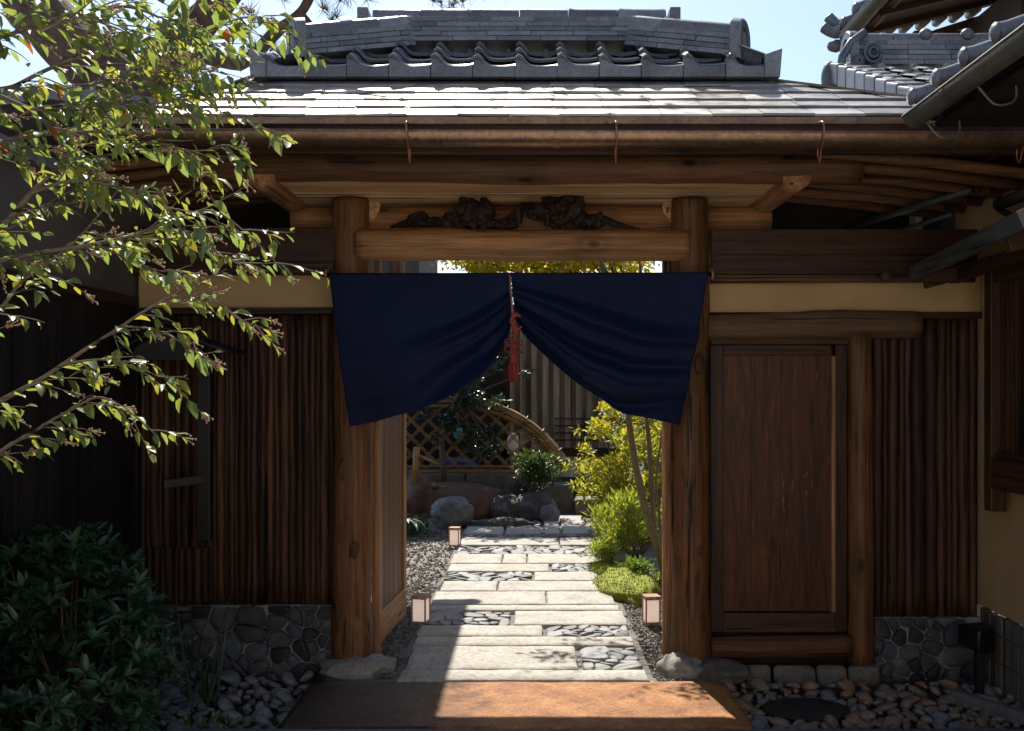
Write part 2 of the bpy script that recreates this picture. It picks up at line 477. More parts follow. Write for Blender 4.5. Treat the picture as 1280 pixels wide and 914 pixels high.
L_SHRUB = leafmat('garden_shrub_leaf', [(.045, .08, .025), (.06, .10, .03), (.08, .11, .03)], .35, .4)
L_PINE = leafmat('pine_needle', [(.04, .075, .03), (.05, .09, .035), (.06, .09, .03)], .2, .4)
# ------------------------------------------------------------------ the setting
BEDZ = -.08
def sheet(name, x0, x1, y0, y1, z, mat, nx=1, ny=1, amp=0.0, fr=2.0):
    mb = MB(); vs = []; fs = []
    for j in range(ny + 1):
        for i in range(nx + 1):
            x, y = lerp(x0, x1, i / nx), lerp(y0, y1, j / ny)
            vs.append((x, y, z + amp * (n3((x, y, 0), fr) + .5 * n3((x, y, 3), fr * 3))))
    for j in range(ny):
        for i in range(nx):
            a = j * (nx + 1) + i
            fs.append((a, a + 1, a + nx + 2, a + nx + 1))
    mb.add(vs, fs)
    return mb.build(name, mat)
tag(sheet('ground', -300, 300, -300, 300, -.14, M_SOIL), kind='structure')
tag(sheet('planting_bed', -2.6, 2.6, -1.12, .2, BEDZ - .03, M_SOIL, 60, 20, .012, 4), kind='structure')
tag(sheet('planting_bed', -2.6, -1.5, -3.2, -1.1, BEDZ - .03, M_SOIL, 30, 40, .012, 4), kind='structure')
mb = MB(); mb.box(-1.52, 5, -2.0, -1.055, -.12, -.006)
tag(mb.build('pavement', M_PAVE, bevel=.006), kind='structure')
tag(sheet('forecourt', -12, 12, -16, -2.0, -.01, stone('pale_bounce_stone', (.5, .46, .40), (.64, .6, .53), 1.5, .9, 0, .2)), kind='structure')  # unseen pale paving added to bounce warm light up at the gate
# wet apron slab in front of the threshold
def apron():
    mb = MB(); nx, ny = 70, 26
    x0, x1, y0, y1 = -1.12, .985, -1.05, -.345
    vs, fs = [], []
    for j in range(ny + 1):
        for i in range(nx + 1):
            x, y = lerp(x0, x1, i / nx), lerp(y0, y1, j / ny)
            e = min(i, nx - i, 4) / 4.0; e2 = min(ny - j, 3) / 3.0
            vs.append((x, y, -.012 + .012 * e * (.4 + .6 * e2) + .003 * n3((x, y, 0), 5) + .0016 * n3((x, y, 1), 17)))
    for j in range(ny):
        for i in range(nx):
            a = j * (nx + 1) + i; fs.append((a, a + 1, a + nx + 2, a + nx + 1))
    k = len(vs)
    rim = [i for i in range(nx + 1)] + [(j) * (nx + 1) + nx for j in range(1, ny + 1)] + [ny * (nx + 1) + i for i in range(nx - 1, -1, -1)] + [j * (nx + 1) for j in range(ny - 1, 0, -1)]
    for q in rim: vs.append((vs[q][0], vs[q][1], -.16))
    n = len(rim)
    for i in range(n): fs.append((rim[i], k + i, k + (i + 1) % n, rim[(i + 1) % n]))
    mb.add(vs, fs)
    tag(mb.build('apron_slab', M_WET_SHADE), kind='structure')
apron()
# garden path: every slab and pebble inlay a part of the path
path = thing('path', None, None, (0, 0, 0), kind='structure')
def row_y(py): return G(VPX, py).y
PL, PR = -.685, .605
def slab(px0, px1, py0, py1, seed):
    ya, yb = row_y(py1), row_y(py0)
    dm = (ya + yb) / 2 + DIST
    xa = PL if px0 is None else (px0 - VPX) * dm / FOC
    xb = PR if px1 is None else (px1 - VPX) * dm / FOC
    g = .006
    mb = MB(); nx = max(6, int((xb - xa) / .04)); ny = max(4, int((yb - ya) / .04))
    xa += g + R.uniform(-.012, .012) * (px0 is None); xb -= g - R.uniform(-.02, .015) * (px1 is None); ya += g; yb -= g
    vs, fs = [], []
    for j in range(ny + 1):
        for i in range(nx + 1):
            tx, ty = max(0, min(1, (i - 1) / (nx - 2))), max(0, min(1, (j - 1) / (ny - 2)))
            x, y = lerp(xa + .007 * (i > 0) , xb - .007 * (i < nx), tx), lerp(ya + .007 * (j > 0), yb - .007 * (j < ny), ty)
            edge = (i in (0, nx)) or (j in (0, ny))
            q = 1 if edge else .8
            if i in (0, 1, nx - 1, nx) or j in (0, 1, ny - 1, ny): x += q * .008 * n3((x, y, seed), 11); y += q * .008 * n3((x, y, seed + 4), 11)
            vs.append((x, y, (-.001 if edge else .006) + .003 * n3((x, y, seed), 6)))
    for j in range(ny):
        for i in range(nx):
            a = j * (nx + 1) + i; fs.append((a, a + 1, a + nx + 2, a + nx + 1))
    rim = [i for i in range(nx + 1)] + [j * (nx + 1) + nx for j in range(1, ny + 1)] + [ny * (nx + 1) + i for i in range(nx - 1, -1, -1)] + [j * (nx + 1) for j in range(ny - 1, 0, -1)]
    k = len(vs)
    for q in rim: vs.append((vs[q][0], vs[q][1], -.09))
    n = len(rim)
    for i in range(n): fs.append((rim[i], k + i, k + (i + 1) % n, rim[(i + 1) % n]))
    mb.add(vs, fs).build('paving_slab', M_SLAB, path)
def inlay(px0, px1, py0, py1, seed, size=.078):
    ya, yb = row_y(py1), row_y(py0)
    dm = (ya + yb) / 2 + DIST
    xa = PL if px0 is None else (px0 - VPX) * dm / FOC
    xb = PR if px1 is None else (px1 - VPX) * dm / FOC
    n = max(4, int((xb - xa) * (yb - ya) / size ** 2))
    mb = MB()
    stones(mb, cells(xa + .01, xb - .01, ya + .01, yb - .01, n, seed, 3), lambda x, y, h: (x, y, -.008 + h), .004, .012, random.Random(seed), .4, 1, .2)
    mb.build('pebble_inlay', M_PEB, path)
slab(None, None, 838, 851.5, 1)
slab(None, 722, 808.5, 838, 2); inlay(724, None, 808.5, 838, 2, .1)
slab(None, None, 796.5, 808, 3)
slab(None, 679, 782.5, 796, 4); inlay(680, None, 782.5, 796, 3)
inlay(None, 640, 764.5, 782, 4, .1); slab(642, None, 764.5, 782, 5)
slab(None, None, 757, 764, 6)
slab(None, 683, 740, 756.5, 7); slab(683, None, 740, 756.5, 8)
slab(None, 622, 727, 739.5, 9); slab(622, None, 727, 739.5, 10)
inlay(None, 667, 715.5, 726.5, 5, .1); slab(667, None, 715.5, 726.5, 11)
slab(None, 687, 705.5, 715, 12); inlay(688, None, 705.5, 715, 6)
slab(None, 628, 693, 705, 13); slab(628, 659, 693, 705, 14); slab(659, None, 693, 705, 15)
inlay(None, None, 682.5, 692.5, 7, .1)
slab(None, 699, 672.5, 682, 16); slab(699, None, 672.5, 682, 17)
inlay(None, None, 668.5, 672, 8, .1)
slab(None, 630, 658, 668, 18); slab(632, 677, 660, 668, 19); inlay(632, 677, 654, 659.5, 9, .1)
slab(680, 699, 648, 668, 20); slab(701, None, 645, 668, 21); inlay(None, 678, 651, 654, 10, .1)
tag(path)
tag(sheet('path_bed', PL - .03, PR + .03, -.33, 6.7, -.022, M_BED, 20, 80, .004, 9), kind='structure')
tag(sheet('threshold_ground', -.98, .98, -.33, .13, -.036, M_GRAVEL), kind='structure')
tag(sheet('gravel_ground', -2.2, 2.4, .13, 6.2, -.034, M_GRAVEL, 50, 90, .012, 2.2), kind='structure')
def gravel():
    mb = MB(); r = random.Random(5); base = ICO[1]
    octv = [V(p) for p in ((1,0,0),(-1,0,0),(0,1,0),(0,-1,0),(0,0,1),(0,0,-1))]
    octf = [(0,2,4),(2,1,4),(1,3,4),(3,0,4),(2,0,5),(1,2,5),(3,1,5),(0,3,5)]
    def put(x, y, s):
        M = Matrix.Rotation(r.uniform(0, 6.28), 3, V((r.gauss(0,1), r.gauss(0,1), r.gauss(0,1))).normalized())
        z = -.034 + .012 * (n3((x, y, 0), 2.2) + .5 * n3((x, y, 3), 6.6))
        sc = V((s * r.uniform(.6, 1.3), s * r.uniform(.6, 1.3), s * r.uniform(.5, .9)))
        mb.add([V((x, y, z + s * .35)) + M @ V((p.x*sc.x, p.y*sc.y, p.z*sc.z)) for p in octv], octf)
    for _ in range(9500):
        y = r.uniform(-.2, 5.2) if r.random() < .6 else r.uniform(-.2, 2.2)
        put(r.uniform(-1.35 - max(0, y - 2) * .15 if y > .2 else -.93, PL + .03), y, r.uniform(.006, .016))
    for _ in range(3800):
        y = r.uniform(-.25, 2.0); put(r.uniform(PR - .02, 1.0 if y > .2 else .8), y, r.uniform(.006, .016))
    tag(mb.build('gravel', M_GRAVEL, smooth=False), kind='stuff')
    o = bpy.data.objects['gravel']; o['label'] = 'grey gravel chips strewn along both sides of the path'
gravel()

# ------------------------------------------------------------------ shared roof builders
def shingle_slope(mb, e0, e1, t0, t1, course, length, seed, thick=.007):
    """e0-e1 the eave, t0-t1 the top edge; overlapping metal shingles"""
    r = random.Random(seed)
    e0, e1, t0, t1 = V(e0), V(e1), V(t0), V(t1)
    nrm = (e1 - e0).cross(t0 - e0).normalized()
    if nrm.z < 0: nrm = -nrm
    ex = (e1 - e0).normalized()
    H = ((t0 - e0) - ex * (t0 - e0).dot(ex)).length
    up = ((t0 - e0) - ex * (t0 - e0).dot(ex)).normalized()
    a0, a1 = 0.0, (e1 - e0).length
    b0, b1 = (t0 - e0).dot(ex), (t1 - e0).dot(ex)
    n = int(round(H / course))
    for k in range(n):
        ya, yb = H * k / n, H * min(n, (k + 1.12)) / n
        la, ra = lerp(a0, b0, ya / H), lerp(a1, b1, ya / H)
        lb, rb = lerp(a0, b0, yb / H), lerp(a1, b1, yb / H)
        x = min(la, lb) - length * (.5 if k % 2 else 0.02) - r.uniform(0, .04)
        while x < max(ra, rb):
            x2 = x + length
            A, B = max(x + .0025, la), min(x2, ra); C, Dd = max(x + .0025, lb), min(x2, rb)
            if B > A or Dd > C:
                A2, B2 = min(A, B), max(A, B) if B > A else A
                C2, D2 = (C, Dd) if Dd > C else ((C + Dd) / 2, (C + Dd) / 2)
                if B <= A: A2 = B2 = (A + B) / 2
                j1, j2, j3 = r.uniform(-.003, .003), r.uniform(-.003, .003), r.uniform(0, .003)
                f = lambda xx, yy, hh: e0 + ex * xx + up * yy + nrm * hh
                lo = thick + .007
                vs = [f(A2, ya, lo + j1), f(B2, ya, lo + j2), f(D2, yb, j3), f(C2, yb, j3),
                      f(A2, ya, lo + j1 - thick - .004), f(B2, ya, lo + j2 - thick - .004)]
                mb.add(vs, [(0, 1, 2, 3), (4, 5, 1, 0), (4, 0, 3), (5, 2, 1)])
            x = x2
def sprofile(u): return .78 * math.exp(-((u - .11) / .15) ** 2) + .22 * ((u - .62) / .5) ** 2
def tile_slope(mb, e0, e1, t0, t1, pitch, course, amp, seed=0, thick=.014, strict=False, lip=.026):
    """rows of s-shaped tiles; front(mb, ...) adds the deep face of the eave row"""
    r = random.Random(seed)
    e0, e1, t0, t1 = V(e0), V(e1), V(t0), V(t1)
    ex = (e1 - e0).normalized()
    up = ((t0 - e0) - ex * (t0 - e0).dot(ex)); H = up.length; up.normalize()
    nrm = ex.cross(up)
    if nrm.z < 0: nrm = -nrm
    a1 = (e1 - e0).length; b0, b1 = (t0 - e0).dot(ex), (t1 - e0).dot(ex)
    nrow = max(1, int(round(H / course))); ncol = int(round(a1 / pitch)); pt = a1 / ncol
    NU = 12
    for k in range(nrow):
        ya, yb = H * k / nrow, H * min(nrow, k + 1.15) / nrow
        l, rr = lerp(0, b0, k / nrow), lerp(a1, b1, k / nrow)
        for c in range(ncol):
            x = c * pt
            if x + pt * .75 < l or x + pt * .25 > rr: continue
            if strict and (x < l - .2 * pt or x + pt > rr + .2 * pt): continue
            j = r.uniform(-.004, .004)
            vs, fs = [], []
            for i in range(NU + 1):
                u = i / NU * 1.04
                h = amp * sprofile(u) + j
                p = e0 + ex * (x + u * pt)
                vs += [p + up * (ya + j) + nrm * (h + lip - thick), p + up * (ya + j) + nrm * (h + lip), p + up * (ya + j + .012) + nrm * (h + lip + .004), p + up * yb + nrm * h]
            for i in range(NU):
                for q in range(3):
                    a = i * 4 + q; fs.append((a, a + 4, a + 5, a + 1))
            mb.add(vs, fs)
def mantle(e0, e1, pitch, amp, drop, nrm_off=.026):
    """flat bottomed face pieces along the eave, their top cut to the tiles' wave"""
    e0, e1 = V(e0), V(e1); ex = (e1 - e0).normalized(); a1 = (e1 - e0).length
    ncol = int(round(a1 / pitch)); pt = a1 / ncol; out = MB(); NU = 12
    back = ex.cross(V((0, 0, 1)))       # horizontal
    if back.y < 0 and abs(ex.x) > .5: back = -back
    for c in range(ncol):
        vs, fs = [], []
        for i in range(NU + 1):
            u = (i / NU) * .985
            h = amp * sprofile(u) + nrm_off - .004
            p = e0 + ex * (c * pt + u * pt)
            vs += [p - back * .02 + V((0, 0, -drop)), p - back * .02 + V((0, 0, h)), p + back * .03 + V((0, 0, h)), p + back * .03 + V((0, 0, -drop))]
        for i in range(NU):
            for q in range(4):
                a, b = i * 4 + q, i * 4 + (q + 1) % 4
                fs.append((a, a + 4, b + 4, b))
        fs += [(0, 1, 2, 3), (NU*4 + 3, NU*4 + 2, NU*4 + 1, NU*4)]
        out.add(vs, fs)
    return out
def noshi(mb, p, q, width, courses, ch, length, seed, taper=.012):
    """stacked flat ridge tiles from p to q (p, q = bottom centre line)"""
    r = random.Random(seed); p, q = V(p), V(q)
    d = q - p; L = d.length; d.normalize()
    sd = d.cross(V((0, 0, 1))).normalized(); u = sd.cross(d)
    for k in range(courses):
        hw = width / 2 - taper * k * .5
        x = -r.uniform(.02, length * .8)
        while x < L:
            x2 = min(L, x + length * r.uniform(.9, 1.1)); xa = max(0, x)
            if x2 - xa > .01:
                j = r.uniform(-.004, .004); b = p + d * xa + u * (k * ch); e = p + d * (x2 - .003) + u * (k * ch)
                z1 = u * (ch - .004); w_ = sd * (hw + j)
                lip = u * .004
                mb.add([b - w_, b + w_, b + w_ * .97 + z1, b - w_ * .97 + z1, e - w_, e + w_, e + w_ * .97 + z1, e - w_ * .97 + z1],
                       [(0, 1, 2, 3), (7, 6, 5, 4), (0, 4, 5, 1), (1, 5, 6, 2), (2, 6, 7, 3), (3, 7, 4, 0)])
            x = x2
    core = sd * (width / 2 - .03); z0 = u * .001; z1 = u * (ch * courses - .006)
    a = p + d * .01; b = q - d * .01
    mb.add([a - core + z0, a + core + z0, a + core + z1, a - core + z1, b - core + z0, b + core + z0, b + core + z1, b - core + z1],
           [(0, 1, 2, 3), (7, 6, 5, 4), (0, 4, 5, 1), (1, 5, 6, 2), (2, 6, 7, 3), (3, 7, 4, 0)])
def ridge_cap(mb, p, q, r_, length, up=.0):
    p, q = V(p), V(q); n = max(1, int(round((q - p).length / length)))
    for i in range(n):
        a, b = p.lerp(q, i / n), p.lerp(q, (i + .985) / n)
        mb.tube([a, a.lerp(b, .06), a.lerp(b, .94), b], [r_ * 1.06, r_ * 1.06, r_, r_ * .97], 16)

# ------------------------------------------------------------------ the roofed gate
gate = thing('roofed_gate', 'roofed wooden gate with log posts, low copper roof and grey tile ridge', 'gate', (0, 0, 0))
def post(x, seed):
    mb = MB()
    zs = [0.0, .25, .6, 1.0, 1.5, 2.0, 2.3, 2.505]
    pts = [V((x + .012 * n3((0, 0, z), 1.1, seed), .0 + .008 * n3((3, 0, z), 1.1, seed), z)) for z in zs]
    rr = [.112, .108, .104, .107, .104, .105, .1, .098]
    mb.tube(pts, rr, 28, .13, 3.2, seed, True, 8)
    return mb
for x, sd_, zb in ((-.974, 1.0, 0), (.862, 2.0, 0)):
    p_ = post(x, sd_).build('post', postwood('Z'), gate)
    for (z, a) in ((.62, -1.3), (1.05, -1.9), (1.62, -1.2), (1.9, -1.75), (.22, -1.1 if x > 0 else -2.1)):
        c = V((x + .1 * math.cos(a), .1 * math.sin(a), z))
        mb = MB(); mb.blob(V((x + .094 * math.cos(a), .094 * math.sin(a), z)), (.03, .018, .06), 3, .2, 2, z * 7)
        mb.build('knot', wood('dark_knot', (.085, .04, .02), 'Z', .5, .6, knots=False), p_)
mb = MB(); mb.tube([(-.93, -.055, 2.258), (-.5, -.055, 2.262), (0, -.055, 2.25), (.5, -.055, 2.258), (.84, -.055, 2.253)], [.085, .087, .083, .087, .082], 24, .13, 2.6, 4.0, True, 10)
mb.build('lintel', log('X'), gate)
mb = MB(); mb.tube([(-1.75, -.5, 2.575), (-.9, -.5, 2.582), (0, -.5, 2.572), (.8, -.5, 2.575), (1.62, -.5, 2.57)], [.078, .075, .077, .074, .08], 24, .13, 2.4, 5.0, True, 10)
mb.build('eave_beam', wood('eave_log', (.125, .06, .028), 'X', .4, .55), gate)
mb = MB(); mb.tube([(-1.34, .2, 2.43), (0, .2, 2.437), (1.34, .2, 2.43)], .078, 22, .05, 3, 6.0, True, 10)
mb.tube([(-1.34, 1.02, 2.45), (1.34, 1.02, 2.45)], .06, 16, .05, 3, 6.5, True, 10)
mb.build('purlin', log('X'), gate)
for i, (x, r_, y0, y1) in enumerate(((-1.325, .068, -.56, .3), (1.30, .072, -.56, .38), (-.945, .1, .105, 1.05), (.835, .105, .105, 1.05))):
    mb = MB(); mb.tube([(x, y0, 2.53 if abs(x) > 1 else 2.495), (x, y1, 2.53 if abs(x) > 1 else 2.495)], r_, 20, .06, 4, 7.0 + i, True, 8)
    mb.build('cross_beam', ceilwood('Y') if abs(x) < 1 else log('Y'), gate)
mb = MB()
for i in range(9):
    y0 = -.52 + i * .185; mb.box(-1.28, 1.25, y0, y0 + .183, 2.515 + (i % 2) * .002, 2.53)
mb.build('ceiling_board', ceilwood('X'), gate, smooth=False)
# jambs
for x0, x1, y0, y1 in ((.732, .775, .11, .17), (.775, .815, .06, .13), (-.868, -.835, .09, .14)):
    mb = MB(); mb.box(x0, x1, y0, y1, 0, 2.2); mb.build('door_jamb', log('Z'), gate, smooth=False, bevel=.004)
# open leaves
def door_leaf(A, B, sgn):
    A, B = V(A), V(B); d = (B - A); L = d.length; d.normalize(); nn = V((0, 0, 1)).cross(d) * sgn
    def bx(a, b, z0, z1, th, off=0):
        m = MB(); p, q = A + d * a, A + d * b; o = nn * (th / 2)
        c = nn * off
        m.add([p-o+c+V((0,0,z0)), q-o+c+V((0,0,z0)), q+o+c+V((0,0,z0)), p+o+c+V((0,0,z0)), p-o+c+V((0,0,z1)), q-o+c+V((0,0,z1)), q+o+c+V((0,0,z1)), p+o+c+V((0,0,z1))],
              [(0,3,2,1),(4,5,6,7),(0,1,5,4),(1,2,6,5),(2,3,7,6),(3,0,4,7)])
        return m
    body = MB(); n = 5
    for i in range(n):
        body.merge(bx(.07 + (L-.14) * i / n + .002, .07 + (L-.14) * (i+1) / n - .002, .2, 2.02, .02))
    lf = body.build('door_leaf', M_LEAFDOOR, gate, smooth=False, bevel=.002)
    for a, b in ((0, .07), (L - .07, L)): bx(a, b, .055, 2.06, .045).build('stile', log('Z'), lf, smooth=False, bevel=.004)
    for z0, z1 in ((.06, .235), (1.96, 2.05)): bx(.07, L - .07, z0, z1, .04).build('rail', log('Y'), lf, smooth=False, bevel=.004)
door_leaf((-.862, .10, 0), (-.808, .88, 0), 1)
door_leaf((.815, .16, 0), (.88, .93, 0), -1)
for x in (-.96, 1.0):
    mb = MB(); mb.tube([(x, 1.72, .03), (x + .01, 1.72, 1.2), (x, 1.72, 2.45)], [.06, .055, .055], 18, .05, 4, x, True, 6)
    mb.build('rear_post', log('Z'), gate)
# copper roof
EX0, EX1, EY0, EY1, EZ, EZR = -1.95, 2.32, -.9, 1.16, 2.722, 2.62
TX0, TX1, TY0, TY1, TZ = -1.40, 1.235, -.1, .66, 3.125
mb = MB()
shingle_slope(mb, (EX0, EY0, EZ), (EX1, EY0, EZ), (TX0, TY0, TZ), (TX1, TY0, TZ), .165, .232, 1)
shingle_slope(mb, (EX1, EY1, EZR), (EX0, EY1, EZR), (TX1, TY1, TZ), (TX0, TY1, TZ), .165, .232, 2)
shingle_slope(mb, (EX1, EY0, EZ), (EX1, EY1, EZR), (TX1, TY0, TZ), (TX1, TY1, TZ), .165, .232, 3)
shingle_slope(mb, (EX0, EY1, EZR), (EX0, EY0, EZ), (TX0, TY1, TZ), (TX0, TY0, TZ), .165, .232, 4)
cr = mb.build('copper_roof', M_SHINGLE, gate, smooth=False)
mb = MB()
for a, b in (((EX0, EY0, EZ), (TX0, TY0, TZ)), ((EX1, EY0, EZ), (TX1, TY0, TZ)), ((EX0, EY1, EZR), (TX0, TY1, TZ)), ((EX1, EY1, EZR), (TX1, TY1, TZ))):
    MB().beam(V(a) + V((0, 0, .012)), V(b) + V((0, 0, .012)), .035, .012).build('hip_flashing', M_COPPER, cr, smooth=False)
# roof deck below the shingles
mb = MB(); dz = V((0, 0, -.022))
c8 = [V(p) + dz for p in ((EX0, EY0, EZ), (EX1, EY0, EZ), (EX1, EY1, EZR), (EX0, EY1, EZR), (TX0, TY0, TZ), (TX1, TY0, TZ), (TX1, TY1, TZ), (TX0, TY1, TZ))]
mb.add(c8, [(0, 1, 5, 4), (1, 2, 6, 5), (2, 3, 7, 6), (3, 0, 4, 7), (4, 5, 6, 7)])
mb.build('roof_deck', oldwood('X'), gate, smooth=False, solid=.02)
# layered eave edge
mb = MB()
mb.box(EX0 - .005, EX1 + .005, EY0 - .012, EY0 + .03, EZ - .036, EZ - .002)
mb.box(EX0 - .006, EX0 + .03, EY0 + .031, EY1, EZR - .03, EZ - .002)
mb.box(EX1 - .03, EX1 + .006, EY0 + .031, EY1, EZR - .03, EZ - .002)
mb.build('eave_flashing', M_COPPER, gate, smooth=False, bevel=.003)
mb = MB()
mb.box(EX0 + .02, EX1 - .02, EY0 + .012, EY0 + .05, EZ - .078, EZ - .038)
mb.box(EX0 + .03, EX1 - .03, EY0 + .03, EY0 + .07, EZ - .16, EZ - .08)
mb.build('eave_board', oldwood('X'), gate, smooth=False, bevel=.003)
# gutter: an open half pipe with a rolled lip
def gutter(p, q, r_, mat, parent, name='gutter', up=V((0, 0, 1)), lip=True):
    p, q = V(p), V(q); d = (q - p).normalized(); sd = d.cross(up).normalized(); u = sd.cross(d)
    N = 14; n = max(2, int((q - p).length / .12)); vs, fs = [], []
    for i in range(n + 1):
        c = p.lerp(q, i / n)
        for k in range(N + 1):
            a = math.pi + math.pi * k / N
            vs.append(c + sd * math.cos(a) * r_ + u * math.sin(a) * r_)
        for k in range(N + 1):
            a = 2 * math.pi - math.pi * k / N
            vs.append(c + sd * math.cos(a) * (r_ - .004) + u * (math.sin(a) * (r_ - .004)))
    M_ = 2 * N + 2
    for i in range(n):
        for k in range(M_):
            k2 = (k + 1) % M_
            fs.append((i*M_+k, i*M_+k2, (i+1)*M_+k2, (i+1)*M_+k))
    for i in (0, n): fs.append(tuple(i * M_ + k for k in range(M_)) if i else tuple(i * M_ + k for k in range(M_ - 1, -1, -1)))
    m = MB().add(vs, fs)
    for k in range(int((q - p).length / .9) + 1):      # joint bands
        c = p + d * min((q - p).length - .03, .4 + .9 * k)
        ring = [c + sd * math.cos(math.pi + math.pi * j / 12) * (r_ + .003) + u * math.sin(math.pi + math.pi * j / 12) * (r_ + .003) for j in range(13)]
        for j in range(12):
            m.add([ring[j], ring[j+1], ring[j+1] + d * .03, ring[j] + d * .03], [(0, 1, 2, 3)])
    if lip:
        m.tube([p + sd * r_, q + sd * r_], .006, 6); m.tube([p - sd * r_, q - sd * r_], .006, 6)
    return m.build(name, mat, parent, smooth=True, angle=40)
gt = gutter((-2.1, -.965, 2.634), (2.26, -.965, 2.618), .058, M_COPPER, gate)
for px in (509, 769, 1026, 1278):
    x = (px - VPX) * 4.5 / FOC; mb = MB()
    mb.tube(catmull([V((x, -.90, 2.68)), V((x, -1.03, 2.665)), V((x + .004, -1.035, 2.6)), V((x + .004, -.99, 2.545)), V((x + .006, -.96, 2.50)), V((x + .006, -.935, 2.53)), V((x + .004, -.94, 2.57))], 6), .0036, 6)
    mb.build('gutter_hook', simple('bright_copper', (.33, .13, .07), .4, .6), gt)
# wing rafters and their deck
for i, y in enumerate((-.72, -.5, -.28, -.06, .16, .4, .65)):
    for x0, x1 in ((1.36, 2.42), (-1.38, -2.3)):
        mb = MB(); mb.tube([(x0, y, 2.6 + .01 * math.sin(i * 3)), ((x0 + x1) / 2, y, 2.555), (x1, y, 2.49)], .028, 10, .12, 5, i, True, 4); mb.build('wing_rafter', wood('rafter_wood', (.17, .08, .038), 'X', .4, .55), gate)
for i in range(7):
    x = 1.40 + i * .15; z = 2.645 - .1 * i / 7
    for xa in (x, -x - .04): MB().box(xa, xa + .04, -.85, 1.1, z, z + .02).build('roof_batten', oldwood('Y'), gate, smooth=False)
for sx, xe in ((1, 2.42), (-1, 2.3)):
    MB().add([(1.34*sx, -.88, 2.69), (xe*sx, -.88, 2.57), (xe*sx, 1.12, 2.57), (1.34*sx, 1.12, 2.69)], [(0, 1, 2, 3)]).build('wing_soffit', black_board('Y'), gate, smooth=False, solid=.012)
# tile cap
A0, A1 = V((-1.41, -.17, 3.155)), V((1.243, -.17, 3.155))
RY, RZ = .29, 3.40
T0, T1 = V((-.93, RY, RZ)), V((.80, RY, RZ))
mb = MB()
tile_slope(mb, A0, A1, T0, T1, .222, .17, .062, seed=3)
B0, B1 = V((1.243, .75, 3.155)), V((-1.41, .75, 3.155))
tile_slope(mb, B0, B1, T1, T0, .222, .17, .062, seed=4)
tile_slope(mb, A1, B0, T1, T1, .222, .17, .062, seed=5, strict=True)
tile_slope(mb, B1, A0, T0, T0, .222, .17, .062, seed=6, strict=True)
tc = mb.build('tile_roof', M_TILE_S, gate, smooth=True, angle=50)
mb = mantle(A0, A1, .222, .062, .035)
mb.merge(mantle(B0, B1, .222, .062, .035)); mb.merge(mantle(A1, B0, .222, .062, .035)); mb.merge(mantle(B1, A0, .222, .062, .035))
for c in (A0, A1, B0, B1):   # raised corner pieces
    sx = 1 if c.x > 0 else -1; sy = -1 if c.y < 0 else 1
    x0, x1 = sorted((c.x - sx * .02, c.x + sx * .06)); y0, y1 = sorted((c.y - sy * .04, c.y + sy * .035))
    k = MB().box(x0, x1, y0, y1, 3.115, 3.235)
    for p_ in k.v:
        if abs(p_.x - (c.x + sx * .06)) < .001 and p_.z > 3.2: p_.z += .03; p_.x += sx * .012
    mb.merge(k)
mb.build('eave_tile', M_TILE, tc, smooth=True, angle=35, bevel=.003)
mb = MB(); k = V((0, 0, -.02))
mb.add([A0 + k, A1 + k, B0 + k, B1 + k, T0 + k * 2, T1 + k * 2], [(0, 1, 5, 4), (1, 2, 5), (2, 3, 4, 5), (3, 0, 4)])
mb.build('tile_bed', M_BLACK, tc, smooth=False)
mb = MB(); noshi(mb, (-.93, RY, 3.435), (.80, RY, 3.435), .24, 5, .029, .26, 8)
rd = mb.build('ridge', M_TILE, gate, smooth=False, bevel=.002)
mb = MB(); ridge_cap(mb, (-.90, RY, 3.592), (.77, RY, 3.592), .058, .27)
for x in (-.955, .815): mb.box(x - .03, x + .03, RY - .07, RY + .07, 3.53, 3.641)
mb.build('ridge_cap', M_TILE, rd, smooth=True, angle=40, bevel=.003)
def arch_end(c, d, wd, ht, th):
    """rounded ridge-end tile with a raised rim and recessed arch"""
    c, d = V(c), V(d).normalized(); sd = d.cross(V((0, 0, 1))).normalized(); u = V((0, 0, 1))
    def outline(k, dn=0):
        o = [(-wd/2*k, -dn), (wd/2*k, -dn)]
        for i in range(13):
            a = math.pi * i / 12
            o.append((wd/2*k*math.cos(a), (ht - wd/2) + wd/2*k*math.sin(a)))
        return o
    m = MB()
    rings = [(1, 0, 0), (1, th, 0), (.93, th + .008, 0), (.58, th + .008, .0), (.54, th - .016, 0), (.36, th - .016, 0), (.32, th + .002, 0)]
    vs, fs = [], []
    for k, y, dn in rings: vs += [c + sd * a + u * b + d * y for a, b in outline(k, dn)]
    n = 15
    for q in range(len(rings) - 1):
        for i in range(n): fs.append((q*n+i, q*n+(i+1) % n, (q+1)*n+(i+1) % n, (q+1)*n+i))
    fs.append(tuple(range(n - 1, -1, -1))); fs.append(tuple((len(rings)-1)*n + i for i in range(n)))
    return m.add(vs, fs)
for (p0, q0, sd_) in ((V((.56, .255, 3.475)), V((1.10, -.03, 3.325)), 21), (V((-.68, .255, 3.475)), V((-1.24, -.03, 3.325)), 22), (V((.56, .33, 3.475)), V((1.10, .60, 3.325)), 23), (V((-.68, .33, 3.475)), V((-1.24, .60, 3.325)), 24)):
    mb = MB(); noshi(mb, p0 - V((0, 0, .06)), q0 - V((0, 0, .06)), .17, 4, .03, .24, sd_)
    hp = mb.build('hip_ridge', M_TILE, gate, smooth=False, bevel=.002)
    mb = MB(); u_ = V((0, 0, .075)); ridge_cap(mb, p0 + u_, q0 + u_, .052, .25); mb.build('ridge_cap', M_TILE, hp, smooth=True, angle=40)
    arch_end(q0 - V((0, 0, .075)), q0 - p0, .20, .235, .055).build('ridge_end_tile', M_TILE, hp, smooth=True, angle=35, bevel=.002)
